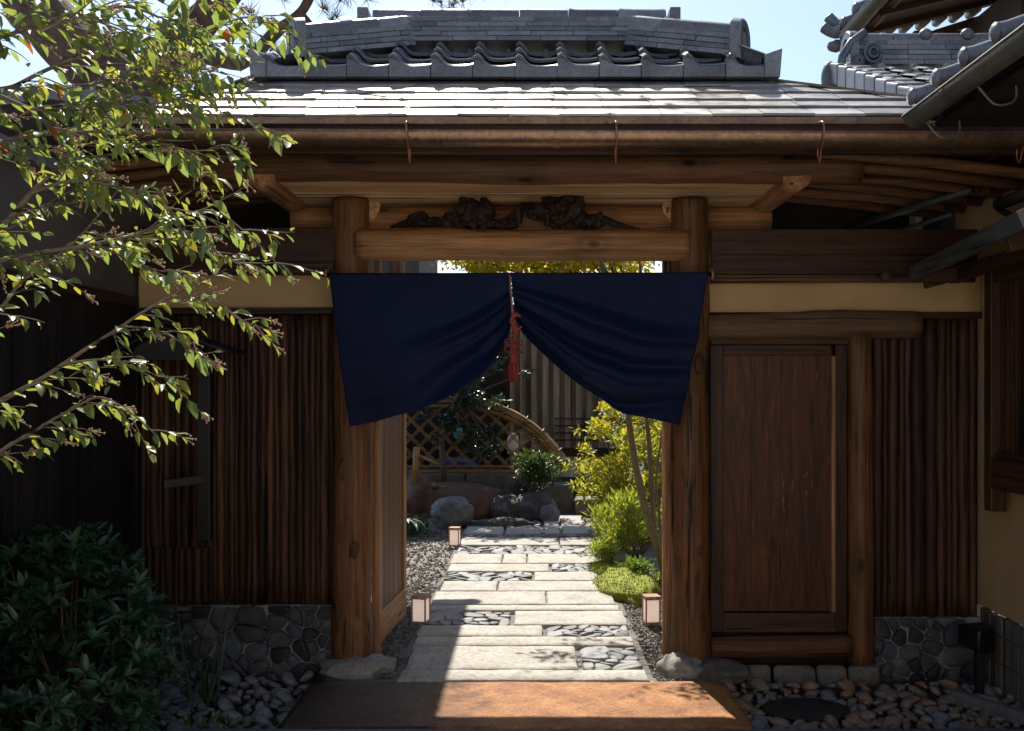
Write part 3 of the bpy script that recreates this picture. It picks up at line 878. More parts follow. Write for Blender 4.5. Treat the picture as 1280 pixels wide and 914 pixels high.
# dark sheets added behind the wing walls to keep the eaves dark
for x0, x1 in ((1.3, 2.9), (-2.6, -1.3)): MB().box(x0, x1, .5, .53, 2.1, 2.66).build('dark_backing', black_board('X'), gate, smooth=False)
# stones carrying the posts
for (c, r_, lab, sd_, mt) in (((-.93, -.05, -.02), (.20, .17, .075), 'pale flat topped stone under the foot of the left gate post', 3, M_BASE),
                          ((.80, -.1, -.02), (.13, .12, .09), 'knobbly pale grey stone at the foot of the right gate post on the path side', 8, M_BASE)):
    mb = MB(); mb.blob(c, r_, 4, .22, 1.9, sd_, None, .12); mb.solo('base_stone', mt, lab, 'stone')
mb = MB(); mb.blob((1.0, -.1, -.03), (.16, .11, .075), 4, .2, 1.9, 12, None, .12)
mb.solo('base_stone', M_BOULDER_D, 'dark low stone at the right gate post foot beside the side door sill', 'stone')

# ------------------------------------------------------------------ wing walls
def strips(mb, x0, x1, y, z0, z1, wd, r, seed=0.0, ragged=0.0):
    x = x0
    while x < x1 - wd * .4:
        ww = min(wd * r.uniform(.6, 1.45), x1 - x)
        cx = x + ww / 2; s_ = r.uniform(0, 100); N = 14; K = 6; vs, fs = [], []
        zb = z0 + r.uniform(-ragged, ragged); 
        dep = ww * r.uniform(.42, .62); yo = r.uniform(-.008, .006)
        for i in range(N + 1):
            z = lerp(zb, z1, i / N); off = .009 * n3((s_, 0, z), 2.4); sc = 1 + .28 * n3((s_, 5, z), 4)
            for k in range(K + 1):
                a = math.pi * k / K
                vs.append((cx + off - math.cos(a) * ww * .5 * sc, y + yo - math.sin(a) * dep * sc, z))
        for i in range(N):
            for k in range(K):
                a = i * (K + 1) + k; fs.append((a, a + 1, a + K + 2, a + K + 1))
        fs.append(tuple(N * (K + 1) + k for k in range(K + 1))); fs.append(tuple(range(K, -1, -1)))
        mb.add(vs, fs); x += ww
def rubble(x0, x1, z0, z1, y, n, seed, parent, name='stone_base'):
    mb = MB()
    stones(mb, cells(x0, x1, z0, z1, n, seed, 1), lambda x, z, h: (x, y - h, z), .0045, .03, random.Random(seed), .7, 1, .12)
    sb = mb.build(name, M_RUBBLE, parent)
    m2 = MB(); m2.box(x0, x1, y - .006, y + .12, z0, z1); m2.build('mortar', M_MORTAR, sb, smooth=False)
    return sb
lw = thing('wing_wall', 'bark strip clad wall on a grey rubble base left of the gate opening', 'wall', (-1.6, 0, -.08))
r = random.Random(3)
mb = MB(); strips(mb, -2.14, -1.08, .05, .305, 1.885, .034, r, 1, .012); mb.build('bark_cladding', M_BARK, lw)
mb = MB(); strips(mb, -2.14, -1.745, .018, .31, .62, .034, r, 2, .004); mb.build('lower_bark_panel', M_BARK, lw)
mb = MB(); mb.box(-2.14, -1.08, .052, .12, -.16, 2.12); mb.build('wall_core', black_board('Z'), lw, smooth=False)
rubble(-2.2, -1.075, -.16, .30, .03, 74, 4, lw)
mb = MB(); mb.box(-2.14, -1.08, .02, .05, 1.925, 2.1); mb.build('plaster_band', M_PLASTER, lw, smooth=False)
mb = MB(); mb.box(-2.14, -1.08, -.012, .05, 1.888, 1.922); mb.build('top_rail', oldwood('X'), lw, smooth=False, bevel=.004)
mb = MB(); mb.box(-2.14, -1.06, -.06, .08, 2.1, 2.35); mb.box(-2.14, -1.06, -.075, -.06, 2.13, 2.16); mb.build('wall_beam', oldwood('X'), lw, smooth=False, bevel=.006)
rw = thing('wing_wall', 'wall with the closed plank side door and bark strips right of the gate opening', 'wall', (1.7, 0, -.08))
mb = MB(); strips(mb, 1.865, 2.45, .05, .235, 1.885, .05, r, 3, .004); mb.build('bark_cladding', M_BARK, rw)
mb = MB(); mb.box(.965, 2.45, .06, .12, -.16, 2.12); mb.build('wall_core', black_board('Z'), rw, smooth=False)
rubble(1.86, 2.45, -.16, .235, .03, 36, 9, rw)
mb = MB(); mb.box(.965, 2.45, .02, .055, 1.9, 2.1); mb.build('plaster_band', M_PLASTER, rw, smooth=False)
mb = MB(); mb.tube([(.95, -.0, 1.815), (1.3, -.0, 1.822), (1.7, -.0, 1.83), (2.1, 0, 1.828)], [.07, .074, .08, .075], 18, .09, 5, 8, True, 8); mb.build('head_beam', wood('grey_brown_beam', (.13, .075, .042), 'X', .45, .65), rw)
mb = MB(); mb.box(2.1, 2.45, -.005, .05, 1.865, 1.9); mb.build('top_rail', oldwood('X'), rw, smooth=False, bevel=.004)
mb = MB(); mb.box(.97, 2.4, -.06, .08, 2.1, 2.34); mb.box(.97, 2.4, -.07, -.06, 2.115, 2.125); mb.box(.97, 2.4, -.068, -.06, 2.2, 2.205); mb.build('wall_beam', oldwood('X'), rw, smooth=False, bevel=.006)
mb = MB()
for x in (1.9, 2.22): mb.tube([(x, -.1, 2.085), (x, .02, 2.085)], .022, 10)
mb.tube([(.97, -.02, 2.07), (2.4, -.02, 2.075)], .018, 8, .1, 4, 3, True, 10)
mb.build('beam_end', wood('grey_brown_beam', (.13, .075, .042), 'X', .45, .65), rw)
mb = MB(); mb.tube([(1.788, .0, .0), (1.79, .0, .9), (1.785, .0, 1.77)], [.07, .066, .064], 20, .07, 4, 9, True, 10); mb.build('door_post', postwood('Z'), rw)
# door
mb = MB()
for a, b in ((1.03, 1.2), (1.2, 1.36), (1.36, 1.52), (1.52, 1.64)): mb.box(a + .0008, b - .0008, .022, .045, .27, 1.69)
dr = mb.build('side_door', M_DOOR, rw, smooth=False)
mb = MB(); mb.box(.975, 1.045, .004, .05, .16, 1.72); mb.build('stile', oldwood('Z'), dr, smooth=False, bevel=.004)
mb = MB(); mb.box(1.655, 1.72, .004, .05, .16, 1.72); mb.build('stile', oldwood('Z'), dr, smooth=False, bevel=.004)
mb = MB(); mb.box(1.632, 1.654, -.005, .05, .265, 1.66); mb.build('bead', log('Z'), dr, smooth=False, bevel=.004)
mb = MB(); mb.box(1.045, 1.655, .006, .05, .155, .262); mb.build('bottom_rail', wood('door_rail', (.085, .038, .02), 'X', .4, .5), dr, smooth=False, bevel=.006)
mb = MB(); mb.box(.975, 1.72, -.01, .05, 1.722, 1.765); mb.box(1.046, 1.63, .002, .05, 1.665, 1.72); mb.build('top_rail', oldwood('X'), dr, smooth=False, bevel=.004)
mb = MB(); mb.tube([(.97, -.03, .085), (1.3, -.03, .09), (1.72, -.03, .095)], [.056, .06, .06], 18, .07, 4, 10, True, 8); mb.build('door_sill', postwood('X'), rw)
mb = MB(); r2 = random.Random(31)
xx = [.955, 1.14, 1.30, 1.53, 1.70, 1.88]
stones(mb, [[(a + .004, -.17), (b - .004, -.17), (b - .004, -.05), (a + .004, -.05)] for a, b in zip(xx, xx[1:])], lambda x, z, h: (x, -.05 - h, z + .045), .004, .035, r2, .9, 1, .12)
mb.build('sill_stone', stone('brown_sill_stone', (.10, .09, .075), (.2, .18, .15), 6, .85, .2, .6), rw)
# ------------------------------------------------------------------ the house on the left
lh = thing('dark_house', 'dark charred board house along the left edge beside the gate', 'house', (-2.3, -1.5, -.1))
mb = MB(); y = -4.0
while y < .0:
    mb.box(-2.2 - R.uniform(0, .004), -2.15, y, y + .118, -.14, 1.93); y += .12
mb.box(-2.21, -2.14, .0, .03, -.14, 1.93)
mb.build('board_wall', black_board('Z'), lh, smooth=False)
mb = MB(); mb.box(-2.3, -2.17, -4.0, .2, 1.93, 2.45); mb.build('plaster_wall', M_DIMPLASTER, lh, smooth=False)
mb = MB(); mb.box(-2.22, -2.13, -4.0, .0, 1.92, 1.975); mb.build('wall_rail', oldwood('Y'), lh, smooth=False, bevel=.004)
mb = MB(); mb.box(-5, -2.1, -4.0, .3, 2.45, 2.5); mb.build('roof', M_TILE, lh, smooth=False)

# roofed post against the left wall
sp = thing('roofed_post', 'black post with a small pitched roof and short arm against the left bark wall', 'post', (-1.73, -.1, -.08))
mb = MB(); mb.box(-1.785, -1.715, -.1, -.05, .67, 1.66); mb.build('post', M_BLACK, sp, smooth=False, bevel=.003)
mb = MB(); mb.beam((-1.92, -.22, .985), (-1.75, -.09, 1.0), .03, .045); mb.build('arm', M_BLACK, sp, smooth=False, bevel=.003)
mb = MB()
ra, rb = V((-1.86, -.02, 1.83)), V((-1.80, -.36, 1.83))
rx = V((1, 0, 0))
def rslab(m, x0, x1, z0, z1, ya, yb, th=.012):
    m.add([(x0, ya, z0), (x1, ya, z1), (x1, yb, z1), (x0, yb, z0), (x0, ya, z0 - th), (x1, ya, z1 - th), (x1, yb, z1 - th), (x0, yb, z0 - th)],
          [(0, 3, 2, 1), (4, 5, 6, 7), (0, 1, 5, 4), (1, 2, 6, 5), (2, 3, 7, 6), (3, 0, 4, 7)])
rslab(mb, -2.12, -1.86, 1.67, 1.80, -.40, -.02); rslab(mb, -1.86, -1.53, 1.80, 1.675, -.40, -.02)
mb.box(-1.875, -1.845, -.41, -.01, 1.8, 1.815)
mb.build('pitched_roof', M_BLACK, sp, smooth=False, bevel=.002)
mb = MB(); mb.add([(-2.05, -.36, 1.63), (-1.63, -.36, 1.63), (-1.68, -.36, 1.69), (-1.86, -.36, 1.775), (-2.0, -.36, 1.70), (-2.05, -.33, 1.63), (-1.63, -.33, 1.63), (-1.68, -.33, 1.69), (-1.86, -.33, 1.775), (-2.0, -.33, 1.70)],
    [(0, 1, 2, 3, 4), (9, 8, 7, 6, 5), (0, 5, 6, 1), (1, 6, 7, 2), (2, 7, 8, 3), (3, 8, 9, 4), (4, 9, 5, 0)])
mb.build('gable_board', M_BLACK, sp, smooth=False)

# ------------------------------------------------------------------ the house on the right
rh = thing('tiled_house', 'ochre plastered house with grey tiled roofs and a lattice window along the right edge', 'house', (2.5, -1, -.1))
mb = MB(); mb.box(2.455, 2.6, -4.2, .35, .3, 2.63); mb.box(2.456, 2.6, .3, .36, -.1, 2.6); mb.build('plaster_wall', M_PLASTER, rh, smooth=False)
mb = MB(); y = -4.1; r = random.Random(6)
while y < -.05:
    ww = r.uniform(.022, .04); mb.box(2.425 - r.uniform(0, .006), 2.452, y, y + ww, -.14, .3 + r.uniform(-.006, .006)); y += ww + .003
for z in (.06, .2): mb.tube([(2.42, -4.1, z), (2.42, -.06, z + .008)], .005, 6)
mb.build('bamboo_skirting', wood('grey_bamboo', (.17, .15, .125), 'Z', .5, .7, knots=False, isl=.4), rh, smooth=False)
lat = MB(); lat.box(2.33, 2.41, -.37, -.29, .86, 2.16)
lw_ = lat.build('lattice_window', oldwood('Z'), rh, smooth=False, bevel=.005)
mb = MB(); mb.box(2.33, 2.45, -2.6, -.37, .98, 1.13); mb.box(2.35, 2.45, -2.6, -.37, 1.13, 1.16); mb.box(2.34, 2.45, -2.6, -.37, 2.02, 2.12); mb.build('window_rail', oldwood('Y'), lw_, smooth=False, bevel=.004)
mb = MB()
for i in range(46): mb.box(2.375, 2.4, -.40 - i * .048, -.382 - i * .048, 1.16, 2.02)
for z in (1.42, 1.7, 1.9): mb.box(2.401, 2.412, -2.6, -.38, z, z + .018)
mb.build('lattice_bars', oldwood('Z'), lw_, smooth=False)
mb = MB(); mb.box(2.413, 2.454, -2.6, -.37, 1.13, 2.1); mb.build('window_back', M_BLACK, lw_, smooth=False)
# wooden canopy over the window
cn = MB()
ca, cb = P(1140, 334, -.18), V((1.99, -2.6, 2.30))
cn.add([ca, cb, cb + V((.45, 0, .16)), ca + V((.45, 0, .16)), ca - V((0, 0, .03)), cb - V((0, 0, .03)), cb + V((.45, 0, .13)), ca + V((.45, 0, .13))],
       [(0, 1, 2, 3), (7, 6, 5, 4), (0, 4, 5, 1), (1, 5, 6, 2), (2, 6, 7, 3), (3, 7, 4, 0)])
co = cn.build('canopy', M_GREEN_RUST, rh, smooth=False, bevel=.004)
mb = MB(); mb.beam(ca + V((.0, .0, -.04)), cb + V((0, 0, -.04)), .03, .085); mb.build('canopy_edge', wood('grey_plank', (.045, .045, .038), 'Y', .5, .75, knots=False, wx=(.11, .105, .09)), co, smooth=False, bevel=.004)
mb = MB()
for yy in (-.3, -1.2, -2.1):
    f = (yy - ca.y) / (cb.y - ca.y); z = lerp(ca.z, cb.z, f)
    mb.beam((2.02, yy, z - .10), (2.45, yy, z + .02), .05, .07)
mb.beam((2.2, -.24, 2.06), (2.2, -2.6, 2.18), .05, .06)
mb.build('canopy_bracket', oldwood('X'), co, smooth=False, bevel=.004)
mb = MB(); mb.tube([P(1248, 256, -.5), P(1300, 236, -.9)], .03, 10); mb.tube([P(1250, 262, -.45), P(1290, 285, -.75)], .018, 8); mb.build('pole_end', M_GREEN_RUST, rh)
# valley gutter and boards where the gate roof meets the house
mb = MB(); mb.tube([P(1052, 287, .55), P(1215, 237, -.35)], .022, 10); mb.tube([P(1090, 300, .5), P(1190, 268, -.1)], .016, 8); mb.build('valley_pipe', M_GREEN_RUST, rh)
mb = MB(); mb.beam(P(1160, 243, .1), P(1270, 192, -.7), .05, .05); mb.beam(P(1180, 262, .2), P(1290, 222, -.6), .06, .03); mb.build('eave_rail', oldwood('Y'), rh, smooth=False)
mb = MB()
mb.tube(catmull([P(1206, 226, -.3), P(1212, 240, -.32), P(1224, 240, -.32), P(1227, 228, -.3)], 6), .004, 6); mb.build('bracket_hook', M_COPPER, rh)
# pent roof with its gutter
GX, GZ = 1.67, 2.672
gg = gutter((GX, -1.09, GZ), (GX, -4.0, GZ + .03), .052, M_GUTTER, rh, 'pent_gutter')
for yy in (-1.22, -1.72, -2.3):
    mb = MB(); mb.tube(catmull([V((GX + .13, yy, GZ + .0)), V((GX + .14, yy, GZ - .1)), V((GX + .06, yy - .01, GZ - .125)), V((GX, yy, GZ - .056))], 6), .005, 6); mb.build('gutter_hook', M_GUTTER, gg)
mb = MB(); 
for i in range(12):
    yc = -1.1 - .265 * i
    mb.tube([(1.66, yc, 2.757), (1.70, yc, 2.768), (2.5, yc, 3.05)], [.036, .034, .034], 16)
    mb.blob((1.655, yc, 2.757), (.02, .039, .039), 2, .0, 1)
    # concave pan between the rolls
    NU = 6; vs, fs = [], []
    for j in range(NU + 1):
        u = j / NU; yy = yc - .265 * u; zz = -.035 * math.sin(math.pi * u)
        vs += [(1.69, yy, 2.76 + zz), (1.69, yy, 2.745 + zz), (2.5, yy, 3.04 + zz)]
    for j in range(NU):
        a = j * 3; fs += [(a, a + 3, a + 5, a + 2), (a, a + 1, a + 4, a + 3)]
    mb.add(vs, fs)
mb.build('pent_roof', M_TILE, rh, smooth=True, angle=45)
mb = MB(); mb.box(1.74, 2.5, -4.1, -1.12, 2.62, 2.635); mb.box(1.73, 1.77, -4.1, -1.12, 2.645, 2.70)
for i in range(8): mb.beam((1.72, -1.2 - i * .38, 2.655), (2.5, -1.2 - i * .38, 2.66), .045, .05)
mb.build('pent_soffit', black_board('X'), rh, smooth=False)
# gabled tile roof behind the gate's right end
lx = 2.12
e0, e1, t0, t1 = V((lx, -.12, 3.0)), V((4.6, -.12, 3.0)), V((lx, 1.55, 3.70)), V((4.6, 1.55, 3.70))
mb = MB(); tile_slope(mb, e0, e1, t0, t1, .235, .22, .045, seed=9, lip=.014)
tr_ = mb.build('gable_roof', M_TILE_LIT, rh, smooth=True, angle=50)
mb = MB(); mb.add([e0 - V((0, 0, .03)), e1 - V((0, 0, .03)), t1 - V((0, 0, .03)), t0 - V((0, 0, .03)), (4.6, 3.3, 3.0), (lx, 3.3, 3.0)], [(0, 1, 2, 3), (3, 2, 4, 5)]); mb.build('roof_deck', M_TILE, tr_, smooth=False, solid=.02)
mb = MB(); n = 9
for i in range(n):
    a, b = e0.lerp(t0, i / n), e0.lerp(t0, (i + .99) / n)
    a, b = a + V((0, 0, .012)), b - V((0, 0, .002))
    mb.add([a + V((-.045, 0, -.10)), a + V((.13, 0, -.10)), a + V((.13, 0, .055)), a + V((-.045, 0, .05)), b + V((-.045, 0, -.10)), b + V((.13, 0, -.10)), b + V((.13, 0, .055)), b + V((-.045, 0, .05))],
           [(0, 1, 2, 3), (7, 6, 5, 4), (0, 4, 5, 1), (1, 5, 6, 2), (2, 6, 7, 3), (3, 7, 4, 0)])
mb.blob(t0 + V((-.03, .03, -.05)), (.06, .06, .12), 3, .05, 1)
mb.build('verge_tile', M_TILE, tr_, smooth=False, bevel=.012)
mb = MB(); mb.add([e0 + V((.02, 0, -.12)), t0 + V((.02, 0, -.12)), t0 + V((.02, 0, -.2)), e0 + V((.02, 0, -.2))], [(0, 1, 2, 3)]); mb.build('barge_board', wood('pale_barge', (.3, .25, .2), 'Y', .6, .6, knots=False), tr_, smooth=False, solid=.03)
mb = MB(); mb.add([(lx + .12, -.1, 2.9), (lx + .12, 1.55, 3.52), (lx + .12, 3.2, 2.9), (lx + .12, 3.2, 0), (lx + .12, .4, 0), (lx + .12, .4, 2.9)], [(0, 1, 2, 3, 4, 5)]); mb.build('gable_wall', plaster('pale_plaster', (.5, .46, .40)), rh, smooth=False, solid=.04)
mb = MB(); noshi(mb, (lx + .12, 1.58, 3.715), (4.6, 1.58, 3.715), .22, 5, .036, .28, 41); rg = mb.build('roof_ridge', M_TILE, rh, smooth=False, bevel=.003)
mb = MB(); ridge_cap(mb, (lx + .1, 1.58, 3.91), (4.6, 1.58, 3.91), .05, .29)
for i in range(8): mb.blob((lx + .62 + i * .29 * 1.0, 1.54, 3.94), (.045, .05, .045), 2, 0, 1)
mb.build('ridge_cap', M_TILE, rg, smooth=True, angle=60)
arch_end((lx + .13, 1.57, 3.66), (-1, 0, 0), .26, .31, .05).build('ridge_end_tile', M_TILE, rg, smooth=True, angle=35)
mb = MB()
for c, rr in (((lx + .22, 1.44, 3.78), .055), ((lx + .12, 1.43, 3.72), .03)):
    for k in range(2):
        q = rr * (1 - .45 * k)
        mb.tube([V(c) + V((math.cos(a) * q, -.01 - .012 * k, math.sin(a) * q * 1.2)) for a in [2 * math.pi * j / 14 for j in range(15)]], .014, 6)
mb.tube([(lx + .0, 1.46, 3.62), (lx + .02, 1.46, 3.76), (lx + .08, 1.46, 3.86), (lx + .18, 1.46, 3.93)], .03, 10)
mb.build('ridge_scroll', M_TILE_S, rg)
# upper storey with its eaves, farther back
ux = 3.40
gutter((ux, 5.43, 5.285), (ux, .6, 5.31), .082, M_GUTTER, rh, 'upper_gutter')
mb = MB()
for i in range(12):
    yc = 5.39 - .41 * i
    mb.tube([(ux - .03, yc, 5.40), (4.95, yc, 5.97)], .066, 12); mb.blob((ux - .04, yc, 5.40), (.04, .072, .072), 2, 0, 1)
mb.tube(catmull([V((ux - .03, 5.44, 5.335)), V((ux - .12, 5.53, 5.35)), V((ux - .21, 5.58, 5.43))], 5), [.068] * 5 + [.06] * 5 + [.03], 10)
mb.tube(catmull([V((ux + .05, 5.5, 5.43)), V((ux - .06, 5.58, 5.46)), V((ux - .15, 5.61, 5.56))], 5), [.068] * 5 + [.06] * 5 + [.03], 10)
mb.blob((ux - .08, 5.53, 5.2), (.095, .07, .07), 2, .3, 2)
mb.add([(ux, 5.5, 5.365), (ux, .2, 5.365), (5.2, .2, 6.04), (5.2, 5.5, 6.04)], [(0, 1, 2, 3)])
mb.build('upper_roof', M_TILE, rh, smooth=True, angle=50)
mb = MB(); mb.add([(ux + .11, 5.45, 5.27), (ux + .11, .2, 5.27), (4.95, .2, 5.62), (4.95, 5.45, 5.62)], [(0, 1, 2, 3)])
for i in range(9): mb.beam((ux + .11, 5.2 - i * .55, 5.24), (4.95, 5.2 - i * .55, 5.58), .07, .07)
mb.build('upper_soffit', oldwood('X'), rh, smooth=False, solid=.02)
mb = MB(); mb.beam((3.6, 5.36, 5.31), (3.6, .7, 5.31), .06, .08); mb.build('eave_strip', log('Y'), rh, smooth=False)
mb = MB()
for i in range(6): mb.tube([(3.84 + .18 * i, 5.46, 5.31 + .04 * i), (3.84 + .18 * i, 5.25, 5.31 + .04 * i)], .05, 10)
mb.build('verge_roll', M_TILE, rh)
mb = MB(); mb.box(4.98, 5.2, .2, 5.2, 0, 6.0); mb.build('upper_wall', plaster('mustard_plaster', (.55, .32, .08)), rh, smooth=False)
mb = MB()
for yy in (5.05, 4.65, 3.7): mb.box(4.89, 4.975, yy, yy + .09, 4.4, 5.9)
mb.box(4.26, 4.975, 3.3, 4.47, 4.73, 5.02); mb.beam((3.99, 4.54, 4.98), (4.81, 4.54, 5.24), .08, .07); mb.box(3.78, 4.95, 4.48, 4.59, 4.94, 5.0)
mb.build('balcony', oldwood('Z'), rh, smooth=False)

# ------------------------------------------------------------------ door curtain
cu = thing('door_curtain', 'dark navy split cloth curtain hung across the gate and gathered at the middle', 'curtain', (-.06, -.17, 2.09))
CY = -.205
def c2(px, py): 
    p = P(px, py, CY); return V((p.x, p.z))
def curtain_panel(top0, top1, inner, outer, bottom, seed, nf, amp, sgn):
    """inner / outer: polylines down the sides, bottom: polyline from the tie to the outer corner"""
    NU, NV = 110, 70
    def along(pl, t):
        L = [0]
        for a, b in zip(pl, pl[1:]): L.append(L[-1] + (b - a).length)
        d = t * L[-1]
        for i in range(len(pl) - 1):
            if d <= L[i+1] + 1e-9: return pl[i].lerp(pl[i+1], (d - L[i]) / max(1e-9, L[i+1] - L[i]))
        return pl[-1]
    inner = [c2(*p) for p in inner]; outer = [c2(*p) for p in outer]
    bottom = catmull([c2(*p) for p in bottom], 8); top = [c2(*top0), c2(*top1)]
    tie = inner[-1]; mb = MB(); vs, fs = [], []
    for j in range(NV + 1):
        v = j / NV
        for i in range(NU + 1):
            u = i / NU
            # coons patch: u from the slit to the outer edge
            tp, bt, ie, oe = along(top, u), along(bottom, u), along(inner, v), along(outer, v)
            p = tp * (1 - v) + bt * v + ie * (1 - u) + oe * u - (top[0] * (1-u) * (1-v) + top[1] * u * (1-v) + bottom[0] * (1-u) * v + bottom[-1] * u * v)
            d = (p - tie).length
            vv = v - .20 * math.sin(math.pi * u) * v * (1.2 - v) + .03 * n3((u * 2, v * 2, 0), 1.2, seed)
            near = math.exp(-d * 2.0)
            ph = 2 * math.pi * nf * max(0, vv) ** 1.15 + 1.2 * n3((u * 1.6, 0, 0), 1, seed)
            ph += 2.2 * n3((u * 1.2, v * 2.2, 0), 1, seed + 9)
            rdg = math.sin(ph); rdg = -(1 - 1.6 * abs(math.sin(ph * .5 + .6))) + .35 * math.sin(2.3 * ph + 1)
            A = amp * (near * .7 + .5 * (1 - u) + .32) * min(1, v * 1.6) * min(1, .25 + d * 4)
            A *= .45 + .9 * max(0, .5 + n3((u * 2.2, v * 1.8, 4), 1, seed + 1))
            if sgn > 0: A *= max(.12, min(1, (v - .25) * 2.2)) * (.55 + .75 * (1 - u))
            y = CY - .012 + A * rdg - .03 * math.sin(math.pi * u) * v + .02 * n3((p.x * 2, p.y * 2, 0), 1.3, seed + 2) * v
            y += .010 * n3((p.x * 7, p.y * 5, 1), 1, seed) * v
            y = min(y, -.135 - .05 * v) if y > -.16 else y
            vs.append((p.x, y, p.y))
    for j in range(NV):
        for i in range(NU):
            a = j * (NU + 1) + i; fs.append((a, a + 1, a + NU + 2, a + NU + 1))
    mb.add(vs, fs)
    return mb.build('cloth_panel', M_NAVY, cu, solid=.002)
curtain_panel((637, 342), (412, 343), [(637, 342), (638, 375), (640, 402)], [(412, 343), (420, 410), (437, 533)],
              [(640, 402), (630, 432), (606, 466), (570, 491), (530, 510), (497, 519), (465, 528), (437, 533)], 1.0, 1.5, .08, 1)
curtain_panel((638.5, 342), (885, 341), [(638.5, 342), (641, 370), (646, 402)], [(885, 341), (870, 430), (849, 531)],
              [(646, 402), (656, 420), (688, 451), (720, 478), (752, 499), (775, 515), (812, 523), (849, 531)], 5.0, 2.5, .085, -1)
mb = MB(); mb.tube([(-1.10, -.165, 2.082), (.97, -.165, 2.086)], .011, 10); mb.build('curtain_rod', M_BLACK, cu)
mb = MB()
for x in (-1.08, .955): mb.tube(catmull([V((x, -.06, 2.13)), V((x, -.15, 2.11)), V((x, -.19, 2.085)), V((x, -.165, 2.065)), V((x, -.14, 2.08))], 5), .008, 8)
mb.build('rod_hook', log('Y'), cu)
# cord with its tassel tying the curtain
ts = thing('cord_tassel', 'red knotted cord with a red tassel hanging at the middle of the navy curtain', 'tassel', P(641, 400, -.28))
mb = MB(); mb.tube([P(637, 343, -.235), P(638, 360, -.255), P(640, 380, -.28), P(641, 396, -.29)], .0055, 8); mb.build('cord', M_PINKCORD, ts)
mb = MB()
c = P(642, 405, -.29); k = 1 / 237
pts = [c + V((k * 6, .01, k * 11)), c + V((k * 1, -.008, k * 12)), c + V((-k * 3, -.014, k * 4)), c + V((k * 1, -.014, -k * 4)), c + V((k * 4, -.012, -k * 10)), c + V((0, 0, -k * 13))]
mb.tube(catmull(pts, 6), .0095, 8, .1, 30); mb.tube(catmull([c + V((k*8, 0, k*9)), c + V((k*3, -.01, k*11)), c + V((-k*1, -.01, k*6))], 5), .007, 8)
mb.tube(catmull([c + V((-k, -.01, -k*5)), c + V((k*6, -.012, -k*6)), c + V((k*10, -.01, -k*3))], 5), .006, 8); mb.build('cord_wrap', M_CORD, ts)
mb = MB(); c = P(642, 432, -.29)
for i in range(6):
    a = 2 * math.pi * i / 6 + .5; e = V((math.cos(a), 0, math.sin(a))); q = V((-math.sin(a), 0, math.cos(a)))
    rr = k * (12 if i in (0, 3, 5, 2) else 7)
    mb.tube(catmull([c, c + e * rr * .6 + q * rr * .4, c + e * rr, c + e * rr * .6 - q * rr * .4, c], 5), .0035, 6)
mb.blob(c, (.015, .012, .018), 2, .2, 3); mb.tube([P(641, 413, -.288), P(642, 428, -.29), P(642, 446, -.29)], .004, 6); mb.build('knot', simple('dark_red_cord', (.22, .02, .02), .7, 0, .25, 60), ts)
mb = MB(); r = random.Random(2)
mb.tube([P(642, 440, -.29), P(642, 444, -.29), P(642, 448, -.29), P(642, 454, -.29)], [.008, .017, .02, .026], 14)
for i in range(90):
    a = r.uniform(0, 6.28); q = math.sqrt(r.random()); 
    p0 = P(642, 449, -.29) + V((math.cos(a) * .018 * q, math.sin(a) * .016 * q, 0)); p1 = P(642, 476 + r.uniform(-1.5, 2), -.29) + V((math.cos(a) * .02 * q, math.sin(a) * .017 * q, 0))
    m_ = p0.lerp(p1, .4) + V((math.cos(a) * .007, math.sin(a) * .006, 0))
    mb.tube([p0, m_, p1], .0028, 4)
mb.build('tassel', M_CORD, ts)

# driftwood set on the lintel
M_DRIFT = wood('blackened_driftwood', (.028, .017, .012), 'Z', .4, .65, knots=False)
def drift(lumps, arms, label, nm):
    mb = MB()
    for px, py, rx_, rz_, s_ in lumps:
        c = P(px, py, -.04); mb.blob(c, (rx_ / 232, .05 + rx_ / 900, rz_ / 232), 3, .62, 2.5, s_)
    for pl, rr in arms:
        pts = catmull([P(a, b, -.04 + .04 * math.sin(a * .13)) for a, b in pl], 5)
        n = len(pts); mb.tube(pts, [lerp(rr[0], rr[1], i / (n - 1)) / 232 for i in range(n)], 9, .35, 14, pl[0][0])
    o = mb.solo('driftwood', M_DRIFT, label, 'driftwood')
    m = o.modifiers.new('r', 'REMESH'); m.mode = 'VOXEL'; m.voxel_size = .0045; m.use_smooth_shade = True
    return o
drift([(588, 268, 17, 20, 1), (606, 272, 14, 17, 2), (570, 278, 12, 10, 3), (628, 281, 17, 8, 4), (520, 277, 12, 10, 5), (545, 280, 14, 7, 6)],
      [([(584, 262), (579, 250), (581, 241)], (8, 3)), ([(612, 262), (606, 252), (602, 249)], (7, 3)), ([(630, 280), (640, 272), (648, 262), (648, 280)], (6, 5)), ([(575, 276), (562, 268), (556, 272)], (6, 3)),
       ([(525, 275), (505, 281), (488, 286)], (8, 3)), ([(513, 280), (520, 270), (528, 268), (536, 276)], (5, 4)), ([(540, 279), (560, 280), (580, 280)], (8, 7)), ([(592, 284), (640, 286)], (6, 5))],
      'dark gnarled driftwood on the lintel, the longer left piece with a forked upright', 'driftwood')
